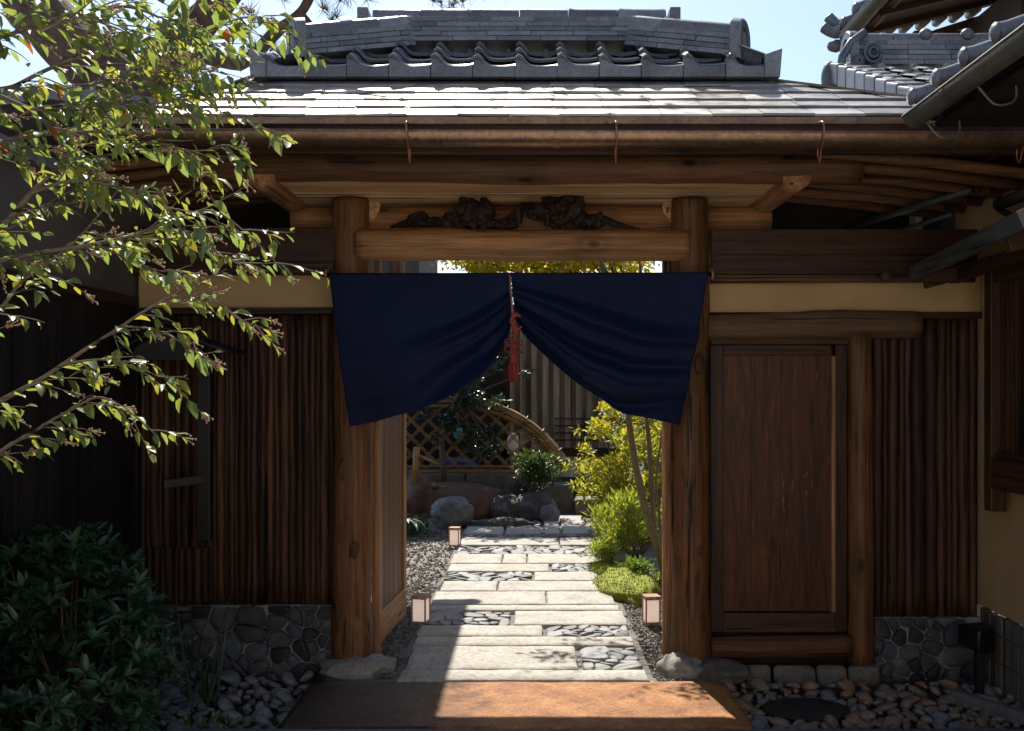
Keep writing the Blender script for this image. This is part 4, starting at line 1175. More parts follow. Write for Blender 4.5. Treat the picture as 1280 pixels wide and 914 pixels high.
drift([(688, 262, 12, 20, 11), (712, 264, 17, 22, 12), (700, 276, 18, 12, 13), (664, 262, 12, 6, 14), (742, 277, 14, 9, 15)],
      [([(688, 255), (682, 244), (684, 241)], (7, 3)), ([(704, 255), (712, 245), (722, 246), (725, 262)], (8, 6)), ([(690, 264), (670, 260), (652, 257)], (8, 5)), ([(672, 262), (662, 268), (668, 272), (680, 274)], (5, 4)),
       ([(725, 278), (745, 274), (765, 278), (790, 286)], (8, 2.5)), ([(748, 276), (750, 268), (752, 266)], (4, 2)), ([(735, 274), (731, 266)], (5, 2)), ([(690, 284), (745, 286)], (6, 4)), ([(765, 280), (800, 287)], (4, 2))],
      'dark gnarled driftwood on the lintel, the right piece with two broad humps', 'driftwood')

# ------------------------------------------------------------------ inner garden
# unseen house wing added left of the path, its roof shades the passage
gh = thing('unseen_shade_house', 'unseen house wing added inside the garden to shade the left of the path', 'house', (-3, 3, 0))
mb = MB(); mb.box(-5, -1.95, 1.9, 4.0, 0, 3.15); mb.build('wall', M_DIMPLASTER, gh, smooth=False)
mb = MB(); mb.add([(-.94, 1.2, 3.2), (-.94, 4.13, 3.2), (-3.2, 4.13, 3.5), (-3.2, 1.2, 3.5), (-5.4, 4.13, 3.2), (-5.4, 1.2, 3.2)], [(0, 1, 2, 3), (3, 2, 4, 5)])
mb.build('roof', M_TILE, gh, smooth=False, solid=.1)
mb = MB(); mb.blob((-.92, 4.13, 3.2), (.07, .07, .09), 2, .1, 2); mb.build('corner_tile', M_TILE, gh)
# slatted facade at the back
sb = thing('slatted_house', 'dark slatted timber facade of the house at the back of the garden', 'house', (0, 8.9, 0))
SY = 8.8
mb = MB(); x = -2.6; r = random.Random(4)
while x < 1.25:
    mb.box(x, x + .072, SY, SY + .03, .62, 2.6); x += .158
mb.build('slats', wood('garden_slat', (.17, .11, .07), 'Z', .6, .6, knots=False, isl=.2), sb, smooth=False)
mb = MB(); mb.box(-2.6, 1.25, SY + .06, SY + .1, .2, 2.6); mb.build('boarding', wood('grey_boarding', (.58, .51, .40), 'Z', .65, .55, knots=False), sb, smooth=False)
mb = MB()
for z in (.6, .72, .82, .92, 1.02): mb.box(.33, 1.25, SY - .02, SY - .001, z, z + .022)
mb.box(-2.6, 1.25, SY - .05, SY - .002, .5, .6); mb.box(-.42, -.30, SY - .05, SY - .003, .2, 2.6); mb.box(-2.6, 1.3, SY - .06, SY - .003, 2.5, 2.62)
mb.build('rails', oldwood('X'), sb, smooth=False)
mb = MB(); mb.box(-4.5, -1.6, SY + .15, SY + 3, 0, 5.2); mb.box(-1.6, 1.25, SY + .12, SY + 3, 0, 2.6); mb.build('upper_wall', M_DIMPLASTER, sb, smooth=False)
mb = MB(); mb.add([(-4.8, SY - .1, 5.2), (-1.5, SY - .1, 5.2), (-1.5, SY + 1.6, 6.2), (-4.8, SY + 1.6, 6.2), (-1.5, SY + 3.2, 5.2), (-4.8, SY + 3.2, 5.2)], [(0, 1, 2, 3), (3, 2, 4, 5)])
mb.build('roof', M_TILE, sb, smooth=False, solid=.1)
# low stone kerb wall at the back
kw = thing('kerb_wall', 'low wall of long grey brown stone blocks under the bamboo lattice fence', 'wall', (-.6, 7, 0))
FY = 7.0
def kblock(x0, x1, y0, y1, z0, z1, nm='stone_block'):
    mb = MB(); mb.box(x0, x1, y0, y1, z0, z1); mb.build(nm, stone('garden_block', (.10, .085, .07), (.2, .175, .15), 5, .9, 0, .5), kw, smooth=True, angle=30, bevel=.02)
for x in (-2.3, -1.55, -.8): kblock(x, x + .74, FY - .12, FY + .25, -.03, .42)
kblock(-.04, .50, 6.55, 6.9, -.03, .32); 
mb = MB(); mb.box(.52, .8, 6.3, 6.7, -.03, .17); mb.solo('stone_block', MATS['garden_block'], 'squared brown stone block at the far right end of the path', 'stone', smooth=True, angle=30, bevel=.02)
# bamboo lattice fence under an arched bundle
fe = thing('lattice_fence', 'diamond bamboo lattice fence with a thick arched bamboo top rail', 'fence', (-.8, FY, .42))
ax = [(470, 510), (505, 507), (560, 503), (604, 507), (640, 520), (668, 538), (690, 560), (706, 582)]
arc = catmull([P(a, b, FY) for a, b in ax], 8)
mb = MB(); mb.tube(arc, .075, 14, .08, 6, 2)
for i in range(5):
    off = V((0, -.05 + .012 * math.sin(i), .055 * math.cos(i * 1.25))); mb.tube([p + off * (.9) + V((0, -.03, 0)) for p in arc], .026, 8)
tr = mb.build('arched_rail', M_BAMBOO, fe)
mb = MB()
for i in (22, 30, 36, 42, 50, 54):
    c = arc[min(i, len(arc) - 1)]; t = (arc[min(i + 1, len(arc) - 1)] - arc[i - 1]).normalized()
    a, b = t.orthogonal().normalized(), t.cross(t.orthogonal().normalized())
    mb.tube([c + (a * math.cos(q) + b * math.sin(q)) * .092 for q in [2 * math.pi * j / 16 for j in range(17)]], .012, 6)
mb.build('binding', M_BLACK, tr)
def arc_z(x):
    for a, b in zip(arc, arc[1:]):
        if a.x <= x <= b.x: return lerp(a.z, b.z, (x - a.x) / (b.x - a.x + 1e-9))
    return arc[0].z if x < arc[0].x else -9
mb = MB(); sp_ = .21; zb = .44
for sgn in (1, -1):
    x = -4.0
    while x < 2.0:
        pts = []
        for k in range(60):
            z = zb + k * .02; xx = x + sgn * (z - zb)
            if -2.0 < xx < .4 and z < arc_z(xx) - .02: pts.append(V((xx, FY + sgn * .012, z)))
        if len(pts) > 2:
            for o in (-.016, .016): mb.beam(pts[0] + V((o, 0, 0)), pts[-1] + V((o, 0, 0)), .016, .022, V((0, 1, 0)))
        x += sp_
mb.build('lattice', M_BAMBOO, fe, smooth=False)
mb = MB(); mb.tube([(-2.0, FY, .44), (.3, FY, .44)], .03, 10); mb.tube([(-2.0, FY - .02, .50), (.22, FY - .02, .50)], .016, 8); mb.build('bottom_rail', M_BAMBOO, fe)
mb = MB(); mb.box(-2.4, -.40, 8.3, 8.34, 0, 2.3); mb.solo('void_panel', black_board('Z'), 'black panel added for the dark void behind the bamboo lattice fence', 'screen', smooth=False)  # black panel added where there is only darkness behind the lattice
def cloth_lump(name, c, r_, mat, lab, cat):
    m = MB(); m.blob(c, r_, 3, .25, 1.5, c[0], c[2] - r_[2] * .8); return m.solo(name, mat, lab, cat)
cloth_lump('tarpaulin', (-1.0, 7.6, .46), (.3, .15, .11), M_BLUE, 'crumpled blue sheet low behind the bamboo lattice', 'sheet')
cloth_lump('watering_can', P(574, 543, 7.5), (.07, .07, .08), M_TURQ, 'small turquoise container seen through the bamboo lattice', 'container')
mb = MB(); c = P(641, 548, 7.4); mb.tube([c + V((0, 0, -.2)), c + V((0, 0, -.03)), c + V((.01, 0, .04)), c + V((.01, 0, .07))], [.07, .075, .06, .02], 14, .05, 5)
mb.solo('plastic_jug', M_WHITE, 'pale grey jug seen through the bamboo lattice under the arch', 'jug')
# water basin, boulders, spout
mb = MB(); mb.blob((-.86, 6.1, .10), (.62, .28, .30), 4, .14, 1.5, 4, -.06, .12)
mb.blob((-1.26, 6.15, .24), (.2, .26, .27), 3, .2, 1.5, 2, -.06, .1)
b = mb.solo('stone_basin', M_BASIN, 'long red brown stone water basin behind the grey boulder', 'basin')
m = b.modifiers.new('r', 'REMESH'); m.mode = 'VOXEL'; m.voxel_size = .02; m.use_smooth_shade = True
def boulder(c, r_, s_, mat, lab, fl=.15, amp=.2):
    m = MB(); m.blob(c, r_, 4, amp, 1.5, s_, None, fl); return m.solo('boulder', mat, lab, 'boulder')
boulder((-.86, 5.45, .11), (.24, .22, .2), 3, M_BOULDER, 'rounded pale grey boulder in front of the red brown basin')
boulder((.02, 5.95, .10), (.25, .2, .2), 7, M_BOULDER_D, 'dark lichen spotted boulder at the right of the basin, right and larger of two')
boulder((-.27, 6.0, .06), (.22, .2, .2), 9, M_BOULDER_D, 'dark rounded boulder right of the basin, left and smoother of two')
boulder((.2, 5.75, .06), (.11, .11, .13), 14, M_BOULDER, 'small mottled boulder against the dark one at the path end')
boulder((-.35, 5.35, .0), (.36, .13, .085), 11, M_BOULDER_D, 'flat long dark stone lying at the far left end of the path', .3, .3)
boulder((-1.22, 2.4, .0), (.16, .14, .1), 5, M_BOULDER_D, 'low dark stone in the gravel beside the rear gate post')
boulder((-1.0, 1.62, -.01), (.13, .12, .06), 6, M_BASE, 'flat pale stone beneath the slender rear post left of the path')
boulder((-1.0, 1.05, -.01), (.07, .08, .07), 8, M_BOULDER, 'small grey stone in the gravel by the nearer left lantern')
kk = thing('bamboo_spout', 'bamboo water spout on a bamboo stake over the basin', 'spout', (-1.37, 6.0, 0))
mb = MB(); mb.tube([P(517, 612, 6.0), P(520, 580, 6.0), P(521, 559, 6.0)], .038, 14); mb.build('stake', M_BAMBOO_Z, kk)
mb = MB(); mb.tube([P(524, 570, 5.98), P(538, 576, 5.9), P(549, 582, 5.8)], .018, 10); mb.build('spout', M_BAMBOO, kk)
la = thing('bamboo_ladle', 'bamboo ladle laid across the top of the basin', 'ladle', P(560, 608, 6.0))
mb = MB(); mb.tube([P(547, 609, 5.95), P(578, 606, 6.05)], .014, 8); mb.build('handle', simple('green_bamboo', (.22, .2, .08), .5), la)
mb = MB(); mb.tube([P(543, 604, 5.95), P(543, 609.5, 5.95)], .035, 12); mb.build('cup', simple('green_bamboo_cup', (.2, .17, .07), .5), la)
# lanterns
def lantern(loc, rz):
    root = thing('garden_lantern', None, None, loc)
    root.rotation_euler.z = rz
    hw, h = .044, .185
    def loc_build(m, nm, mat, par, **k):
        m.v = [p + V(loc) for p in m.v]; return m.build(nm, mat, par, **k)
    m = MB()
    for sx in (-1, 1):
        for sy in (-1, 1): m.box(sx*hw - .0045, sx*hw + .0045, sy*hw - .0045, sy*hw + .0045, 0, h)
    for z0, z1 in ((.018, .03), (h - .014, h - .002)):
        for s_ in (-1, 1):
            m.box(-hw + .006, hw - .006, s_*hw - .005, s_*hw + .005, z0, z1); m.box(s_*hw - .005, s_*hw + .005, -hw + .006, hw - .006, z0, z1)
    fr = loc_build(m, 'frame', M_LFRAME, root, smooth=False)
    m = MB(); m.box(-hw - .006, hw + .006, -hw - .006, hw + .006, h + .0005, h + .009); loc_build(m, 'top', M_LFRAME, root, smooth=False, bevel=.002)
    for k in range(4):
        m = MB(); m.box(-hw + .007, hw - .007, -hw + .0025, -hw + .0045, .031, h - .015)
        m.v = [Matrix.Rotation(k * math.pi / 2, 3, 'Z') @ p for p in m.v]
        loc_build(m, 'paper_panel', M_PAPER, root, smooth=False)
    return root
L0 = lantern((-.705, .97, -.03), rad(-14))
tag(L0, 'small wood framed paper lantern left of the path close behind the open door leaf', 'lantern', 'paper lanterns along the path')
for loc, rz, lab in (((-.72, 4.05, -.03), rad(-8), 'small paper lantern farther down the path in front of the pale grey boulder'), ((.765, .95, -.03), rad(8), 'small paper lantern on the gravel right of the path beside the moss')):
    c = copy_tree(L0); c.location = loc; c.rotation_euler.z = rz; c['label'] = lab

# unseen house added across the forecourt to bounce sunlight at the gate
oh = thing('reflector_house', 'unseen cream plastered house added across the forecourt to bounce sunlight', 'house', (0, -12, 0))
mb = MB(); mb.box(-9, 9, -13.2, -12, -.1, 5.2); mb.build('wall', plaster('cream_plaster', (.64, .57, .48)), oh, smooth=False)
for x in (-6, -2.2, 2.2, 6):
    for z in (1.0, 4.0):
        f = MB().box(x - .7, x + .7, -12.02, -11.97, z, z + 1.2).build('window', M_BLACK, oh, smooth=False, bevel=.01)
mb = MB(); mb.box(-9.4, 9.4, -13.6, -11.6, 5.2, 5.4); mb.build('roof', M_TILE, oh, smooth=False)
# ------------------------------------------------------------------ vegetation
def rdir(r): 
    return V((r.gauss(0, 1), r.gauss(0, 1), r.gauss(0, 1))).normalized()
def cloud(mb, clumps, n, L, W, r, up=.3, shell=.5, hi=False, droop=.1):
    """leaves through ellipsoid clumps (centre, radii)"""
    tot = sum(c[1][0] * c[1][1] * c[1][2] for c in clumps) or 1
    for c, rr in clumps:
        c = V(c); k = max(3, int(n * rr[0] * rr[1] * rr[2] / tot))
        for _ in range(k):
            d = rdir(r); q = shell + (1 - shell) * r.random() ** .6 if r.random() < .75 else r.random()
            q *= 1 + .35 * n3(d, 2.3, c.x + c.z)
            p = c + V((d.x * rr[0] * q, d.y * rr[1] * q, d.z * rr[2] * q))
            dd = (d * .6 + rdir(r) * .8 + V((0, 0, up))).normalized()
            nn = (V((0, 0, 1)) + rdir(r) * .7)
            s_ = r.uniform(.65, 1.25)
            mb.leaf(p, dd, nn, L * s_, W * s_, .2, hi, droop)
def scatter_clumps(c, R_, n, cr, r, zmin=None):
    out = []
    for _ in range(n):
        d = rdir(r); q = r.random() ** .4
        p = (c[0] + d.x * R_[0] * q, c[1] + d.y * R_[1] * q, c[2] + d.z * R_[2] * q)
        if zmin is not None and p[2] < zmin: p = (p[0], p[1], zmin + r.random() * .1)
        k = cr * r.uniform(.6, 1.35); out.append((p, (k * 1.2, k * 1.1, k * .75)))
    return out

# crape myrtle reaching in from the left, near the camera
tree = thing('leafy_tree', 'near tree with small glossy green leaves reaching in from the left edge', 'tree', (-1.95, -2.45, -.1))
TD = 3.15
def T(px, py, dd=0.0):
    return P(px, py, TD + dd - DIST)
leaf_mb, aut_mb, stem_mb, bud_mb = MB(), MB(), MB(), MB()
rt = random.Random(42)
def leaves_along(pts, step=.023, L=(.038, .074), start=.0, tip=True):
    acc = 0; side = 1
    tot = sum((b - a).length for a, b in zip(pts, pts[1:])); run = 0
    for a, b in zip(pts, pts[1:]):
        seg = (b - a).length; t = (b - a).normalized(); run += seg; acc += seg
        if run < start * tot: continue
        while acc > step:
            acc -= step * rt.uniform(.6, 1.4); side = -side
            f = run / tot; s_ = rt.uniform(*L) * (1 - .35 * max(0, f - .7) / .3)
            ud = V((0, 0, 1)); sd = t.cross(ud); sd = sd.normalized() if sd.length > 1e-3 else V((1, 0, 0))
            ud = sd.cross(t)
            d = t * rt.uniform(.25, .8) + sd * side * rt.uniform(.3, 1.0) + ud * side * rt.uniform(-.3, .6) + V((0, 0, -rt.uniform(.05, .75))) + rdir(rt) * .2
            nn = V((0, -.25, 1)) + rdir(rt) * .55
            m = leaf_mb
            p = a.lerp(b, rt.random()); st = d.normalized() * .008
            m.leaf(p + st, d, nn, s_, s_ * rt.uniform(.36, .54), rt.uniform(.08, .4), True, rt.uniform(-.2, .5))
    if tip and rt.random() < .35:
        e = pts[-1]; t = (pts[-1] - pts[-2]).normalized()
        for _ in range(rt.randint(4, 9)):
            q = e + t * rt.uniform(0, .05) + rdir(rt) * .012
            bud_mb.blob(q, (.004, .004, .0045), 1, .1); bud_mb.tube([e, q], .0012, 4)
def branch(pl, r0, r1, ntw=8, tl=(.1, .24), dens=.0255, depth=1, leafy=True, bias=(.9, 0, -.12)):
    pts = catmull(pl, 8); n = len(pts)
    pts = [p + V((n3(p, 4, 3), n3(p, 4, 7), n3(p, 4, 11))) * .012 for p in pts]
    stem_mb.tube(pts, [lerp(r0, r1, i / (n - 1)) for i in range(n)], 7, .08, 12, pl[0].x, False)
    if leafy: leaves_along(pts, dens * 1.6, start=.25)
    for k in range(ntw):
        i = int(lerp(n * .12, n - 2, (k + rt.random() * .8) / ntw)); a = pts[i]
        t = (pts[min(i + 1, n - 1)] - pts[i - 1]).normalized()
        d = (t * .7 + V(bias) * .6 + rdir(rt) * .75).normalized(); L_ = rt.uniform(*tl)
        q = [a]
        for j in range(6):
            d = (d + rdir(rt) * .16 + V((.05, 0, -.05))).normalized(); q.append(q[-1] + d * L_ / 6)
        stem_mb.tube(q, [.0028, .0025, .0022, .002, .0017, .0014, .001], 5, 0, 1, 0, False)
        leaves_along(q, dens)
        if depth > 0 and rt.random() < .55:
            d2 = (d + rdir(rt) * .8).normalized(); q2 = [q[2]]
            for j in range(4):
                d2 = (d2 + rdir(rt) * .15 + V((.05, 0, -.06))).normalized(); q2.append(q2[-1] + d2 * L_ * .15)
            stem_mb.tube(q2, [.002, .0018, .0016, .0013, .001], 5, 0, 1, 0, False); leaves_along(q2, dens)
root_top = V((-1.9, -2.4, 1.1))
mb = MB(); mb.tube([(-1.95, -2.45, -.12), (-1.93, -2.42, .5), root_top, (-1.86, -2.38, 1.7), (-1.8, -2.35, 2.3), (-1.7, -2.3, 2.9)], [.05, .043, .038, .03, .024, .016], 12, .08, 4, 1, True, 6)
mb.build('trunk', M_TWIG, tree)
O = lambda px, py: T(px, py, 0)
branch([V((-1.92, -2.4, 1.0)), T(-60, 640), T(0, 566, .0), T(45, 537, .05), T(86, 515, .1), T(124, 498, .1), T(165, 520, .1), T(196, 548, .1)], .008, .002, 9, (.10, .2))
branch([V((-1.9, -2.4, 1.15)), T(-50, 520, .1), T(0, 498, .1), T(49, 474, .15), T(109, 436, .2), T(161, 402, .2), T(225, 365, .25), T(282, 338, .25)], .011, .002, 9, (.1, .26))
branch([T(75, 458, .15), T(130, 448, .1), T(180, 465, .1), T(222, 483, .1)], .004, .0012, 6, (.08, .16))
branch([T(150, 408, .2), T(200, 415, .2), T(245, 440, .2), T(268, 454, .2)], .004, .0012, 5, (.07, .13))
branch([T(215, 372, .25), T(265, 375, .2), T(300, 400, .2), T(340, 414, .2)], .0035, .0012, 5, (.07, .13))
branch([V((-1.88, -2.4, 1.35)), T(-60, 440, .2), T(0, 384, .2), T(26, 354, .2), T(56, 332, .2), T(105, 292, .25), T(150, 235, .3)], .008, .002, 9, (.1, .24))
branch([V((-1.88, -2.38, 1.45)), T(-50, 345, -.1), T(0, 325, -.1), T(64, 313, -.1), T(124, 305, -.05), T(169, 294, 0), T(206, 277, 0), T(262, 262, 0), T(310, 292, 0), T(362, 345, 0)], .009, .0018, 14, (.1, .2))
branch([V((-1.86, -2.38, 1.6)), T(-40, 320, .1), T(11, 277, .1), T(37, 244, .1), T(75, 202, .15), T(99, 165, .2), T(150, 101, .2), T(184, 71, .25), T(225, 40, .25)], .012, .003, 16, (.14, .3))
branch([T(75, 202, .15), T(130, 195, 0), T(190, 180, -.05), T(240, 190, -.05), T(294, 185, -.05)], .005, .0015, 10, (.09, .2))
branch([V((-1.86, -2.38, 1.75)), T(-40, 185, -.15), T(0, 176, -.15), T(80, 168, -.1), T(150, 157, -.1), T(225, 120, -.05), T(290, 150, 0), T(352, 168, 0)], .007, .0012, 10, (.1, .2))
branch([V((-1.84, -2.36, 1.9)), T(-40, 140, .0), T(20, 105, .0), T(80, 80, 0), T(150, 62, 0), T(215, 75, 0), T(262, 130, 0)], .009, .002, 16, (.12, .28))
branch([V((-1.82, -2.36, 2.0)), T(-40, 80, -.2), T(15, 45, -.2), T(90, 20, -.2), T(160, 10, -.15), T(220, 35, -.1), T(255, 62, -.1)], .009, .002, 16, (.12, .28))
branch([T(70, 30, 0), T(140, 45, 0), T(240, 42, .1), T(310, 20, .15), T(370, 35, .15)], .006, .0015, 12, (.1, .2))
branch([V((-1.82, -2.36, 2.1)), T(-40, 20, -.1), T(60, -20, -.1), T(150, -30, 0), T(230, -15, 0), T(290, 12, 0)], .009, .002, 14, (.12, .26))
branch([T(40, 240, -.15), T(90, 225, -.15), T(150, 232, -.15), T(205, 255, -.1), T(232, 292, -.1)], .005, .0015, 10, (.1, .2))
branch([T(0, 120, -.25), T(50, 135, -.25), T(110, 130, -.2), T(165, 118, -.2), T(215, 95, -.2)], .006, .0015, 12, (.1, .22))
branch([T(170, 294, 0), T(220, 300, 0), T(270, 318, 0), T(310, 335, 0)], .004, .0012, 7, (.08, .15))
branch([T(120, 305, -.05), T(160, 325, 0), T(205, 340, 0), T(240, 332, 0)], .004, .0012, 6, (.08, .15))
for _ in range(3):
    px, py = rt.uniform(-10, 120), rt.uniform(20, 240); dd = rt.uniform(-.3, .1)
    branch([T(px - 20, py + 10, dd), T(px + 30, py - 8, dd), T(px + 75, py, dd), T(px + 110, py + 25, dd)], .004, .0012, 7, (.09, .18))
stem_mb.build('branch', M_TWIG, tree)
leaf_mb.build('foliage', L_TREE, tree)
bud_mb.build('seed_head', simple('dry_seed_head', (.32, .2, .12), .7), tree)

# pine behind the left wing, its crown over the roof
pine = thing('pine_tree', 'old pine with thick red brown trunk rising behind the left roof', 'tree', (-3.4, 2.3, 0))
PD = 1.9
mb = MB(); Pp = lambda a, b, dy=0: P(a, b, PD + dy)
mb.tube([(-3.4, 2.1, 0), (-3.3, 2.0, 1.8), Pp(190, 190), Pp(150, 110), Pp(95, 60), Pp(45, 10), Pp(0, -60), Pp(-20, -160)], [.26, .24, .22, .22, .22, .2, .17, .1], 20, .16, 4, 2, True, 6)
mb.tube([Pp(168, 150), Pp(200, 85), Pp(235, 45), Pp(275, 5), Pp(320, -60), Pp(350, -150)], [.16, .15, .13, .11, .09, .05], 16, .16, 5, 3, True, 5)
pt_ = mb.build('trunk', M_BARKPINE, pine)
mb = MB()
br = [([Pp(225, 60), Pp(300, 78, -.3), Pp(345, 40, -.5), Pp(380, 10, -.6), Pp(400, -50, -.7)], .06), ([Pp(372, 15, -.58), Pp(388, 30, -.6), Pp(395, 45, -.6)], .03), ([Pp(320, -60), Pp(420, -55, -.4), Pp(520, -25, -.7), Pp(575, -8, -.8)], .05),
      ([Pp(350, -150), Pp(480, -130, -.5), Pp(640, -110, -.8), Pp(740, -95, -.8)], .05), ([Pp(0, -60), Pp(120, -120, -.6), Pp(260, -110, -1.2)], .06), ([Pp(370, -50, -.5), Pp(395, -80, -1), Pp(470, -100, -1.3)], .04)]
for pl, rr in br:
    pts = catmull(pl, 6); n = len(pts); mb.tube(pts, [lerp(rr, rr * .4, i / (n - 1)) for i in range(n)], 10, .2, 7, pl[0].x)
mb.build('branch', M_BARKPINE, pt_)
rp = random.Random(9); mb = MB()
def tuft(c, n=46, L=.12):
    ax_ = (V((0, 0, 1)) + rdir(rp) * .5).normalized()
    for _ in range(n):
        d = (ax_ * .45 + rdir(rp) * .8).normalized(); l = L * rp.uniform(.7, 1.2); s_ = d.orthogonal().normalized() * .0022
        mb.add([c - s_, c + s_, c + d * l], [(0, 1, 2)])
tc_ = []
for a, b in ((415, 28), (402, 18), (548, 5), (562, 9), (575, 4), (590, -2), (535, -3), (330, 62), (318, 72), (342, 55), (430, 2), (310, 20), (300, 40), (460, -6), (280, -10)):
    tc_ += [Pp(a + rp.uniform(-8, 8), b + rp.uniform(-6, 6), rp.uniform(-.8, -.3)) for _ in range(2)]
for pl, rr in br:
    pts = catmull(pl, 6)
    for p in pts[len(pts) // 3:]:
        for _ in range(3):
            q = p + V((rp.gauss(0, .22), rp.gauss(0, .22), abs(rp.gauss(0, .12)) + .04))
            if (HOR - FOC * (q.z - EYE) / (q.y + DIST)) < 2: tc_.append(q)
for c in tc_: tuft(c)
mb.build('needles', L_PINE, pine, smooth=False)

# dark evergreen bush bottom left
bush = thing('evergreen_bush', 'dark evergreen bush with whorled narrow leaves at the bottom left corner', 'bush', (-1.75, -1.2, -.1))
rb = random.Random(17); mb = MB(); st = MB()
tips = []
for i in range(820):
    a = rb.uniform(0, 2 * math.pi); h = rb.random() ** .8
    z = -.05 + .93 * h; w_ = .40 * (1 - .35 * abs(h - .42) * 1.6) * (1 + .25 * n3((math.cos(a), math.sin(a), z * 3), 1.8, 2))
    if h > .88: w_ *= .8
    q = rb.random() ** .35
    p = V((-1.90 + math.cos(a) * w_ * q, -1.34 + math.sin(a) * w_ * .8 * q, z + .05 * n3((math.cos(a)*2, math.sin(a)*2, 0), 1.5)))
    if n3(p, 4.2, 5) < -.22: continue
    tips.append(p)
for p in tips:
    out = (p - V((-1.9, -1.32, .3))).normalized(); ax_ = (out * .6 + V((0, 0, .8)) + rdir(rb) * .3).normalized()
    s1 = ax_.orthogonal().normalized(); s2 = ax_.cross(s1); n = rb.randint(5, 9); o = rb.random() * 6
    for k in range(n):
        a = o + 2 * math.pi * k / n; d = (s1 * math.cos(a) + s2 * math.sin(a)) * rb.uniform(.6, 1) + ax_ * rb.uniform(.15, 1.3) + rdir(rb) * .25
        l = rb.uniform(.04, .082); mb.leaf(p + d * .004, d, ax_ + rdir(rb) * .2, l, l * rb.uniform(.28, .4), .22, True, rb.uniform(.05, .35))
    if rb.random() < .03: st.tube([p, p.lerp(V((-1.9, -1.3, 0)), .4) + rdir(rb) * .03, V((-1.9 + rb.uniform(-.15, .15), -1.3, -.1))], [.003, .006, .009], 5)
mb.build('foliage', L_BUSH, bush); st.build('stem', simple('reddish_stem', (.05, .03, .02), .8), bush)
# thin blades beside it
ir = thing('grass_clump', 'thin upright grass blades between the dark bush and the rubble wall base', 'grass clump', (-1.62, -.55, -.1))
mb = MB(); r = random.Random(8)
for i in range(14):
    b = V((-1.62 + r.gauss(0, .06), -.5 + r.gauss(0, .07), -.1)); h = r.uniform(.2, .42) if i > 5 else r.uniform(.45, .72); d = V((r.gauss(0, .12), r.gauss(0, .1), 1)); s_ = V((r.uniform(.003, .006), r.uniform(-.003, .003), 0))
    m_ = b + d * h * .6; e = b + d * h + V((r.gauss(0, .06), r.gauss(0, .05), -.02)); mb.add([b - s_, b + s_, m_ + s_, e, m_ - s_], [(0, 1, 2, 4), (4, 2, 3)])
mb.build('blades', L_BUSH, ir)
ir2 = MB(); r = random.Random(18)
for i in range(60):
    b = V((-1.45 + r.gauss(0, .07), -.95 + r.gauss(0, .05), -.1)); d = (V((r.gauss(0, .5), r.gauss(0, .4), 1))).normalized(); ir2.leaf(b + d * r.uniform(.03, .12), d + rdir(r) * .6, V((0, 0, 1)), r.uniform(.03, .05), .016, .2)
ir2.solo('low_plant', L_GRN, 'low bright green plant at the foot of the dark bush by the river stones', 'plant')

# slender tree right of the path with dappling crown
sl_t = thing('slender_tree', 'slender three stemmed tree right of the path rising behind the curtain', 'tree', (1.0, 2.5, 0))
mb = MB()
def TT(a, b, dy=0): return P(a, b, 2.5 + dy)
mb.tube(catmull([TT(838, 745), TT(824, 690), TT(812, 655), TT(800, 610), TT(790, 555), TT(784, 510), TT(776, 440), TT(760, 360), TT(735, 280), TT(690, 200)], 4), [.038 - .028 * i / 36 for i in range(37)], 10, .12, 6, 1)
mb.tube(catmull([TT(818, 670, .02), TT(815, 620, .05), TT(812, 560, .08), TT(807, 510, .1), TT(800, 430, .1), TT(800, 330, .1), TT(780, 250, .1)], 4), [.024 - .017 * i / 24 for i in range(25)], 8, .1, 6, 2)
mb.tube(catmull([TT(826, 700, .05), TT(824, 640, .2), TT(820, 600, .25), TT(828, 540, .3), TT(840, 470, .3), TT(860, 360, .3)], 4), [.014 - .009 * i / 20 for i in range(21)], 8, .1, 6, 3)
twig_ends = []
r = random.Random(77)
for i in range(30):
    a = TT(r.uniform(690, 800), r.uniform(200, 340), r.uniform(-.1, .1)); b = a + V((r.uniform(-.7, .3), r.uniform(-.6, .5), r.uniform(.0, .5)))
    mb.tube([a, a.lerp(b, .5) + rdir(r) * .05, b], [.007, .005, .003], 5); twig_ends.append(b)
for b in (V((-.3, 2.25, 2.62)), V((.39, 1.62, 2.6)), V((.5, 1.75, 2.7))):
    a = TT(735, 280); mb.tube([a, a.lerp(b, .5) + V((0, 0, .05)), b], [.008, .005, .003], 5)
mb.build('trunk', simple('olive_bark', (.15, .12, .065), .8, 0, .25, 14, .4), sl_t)
mb = MB(); cloud(mb, [(p, (.16, .16, .1)) for p in twig_ends if p.z > 2.75], 420, .05, .026, r); cloud(mb, [((-.3, 2.25, 2.62), (.17, .13, .05)), ((.39, 1.62, 2.6), (.15, .13, .05)), ((.5, 1.75, 2.7), (.12, .12, .05))], 170, .055, .026, r, 0, .1)
mb.build('foliage', L_YEL, sl_t)
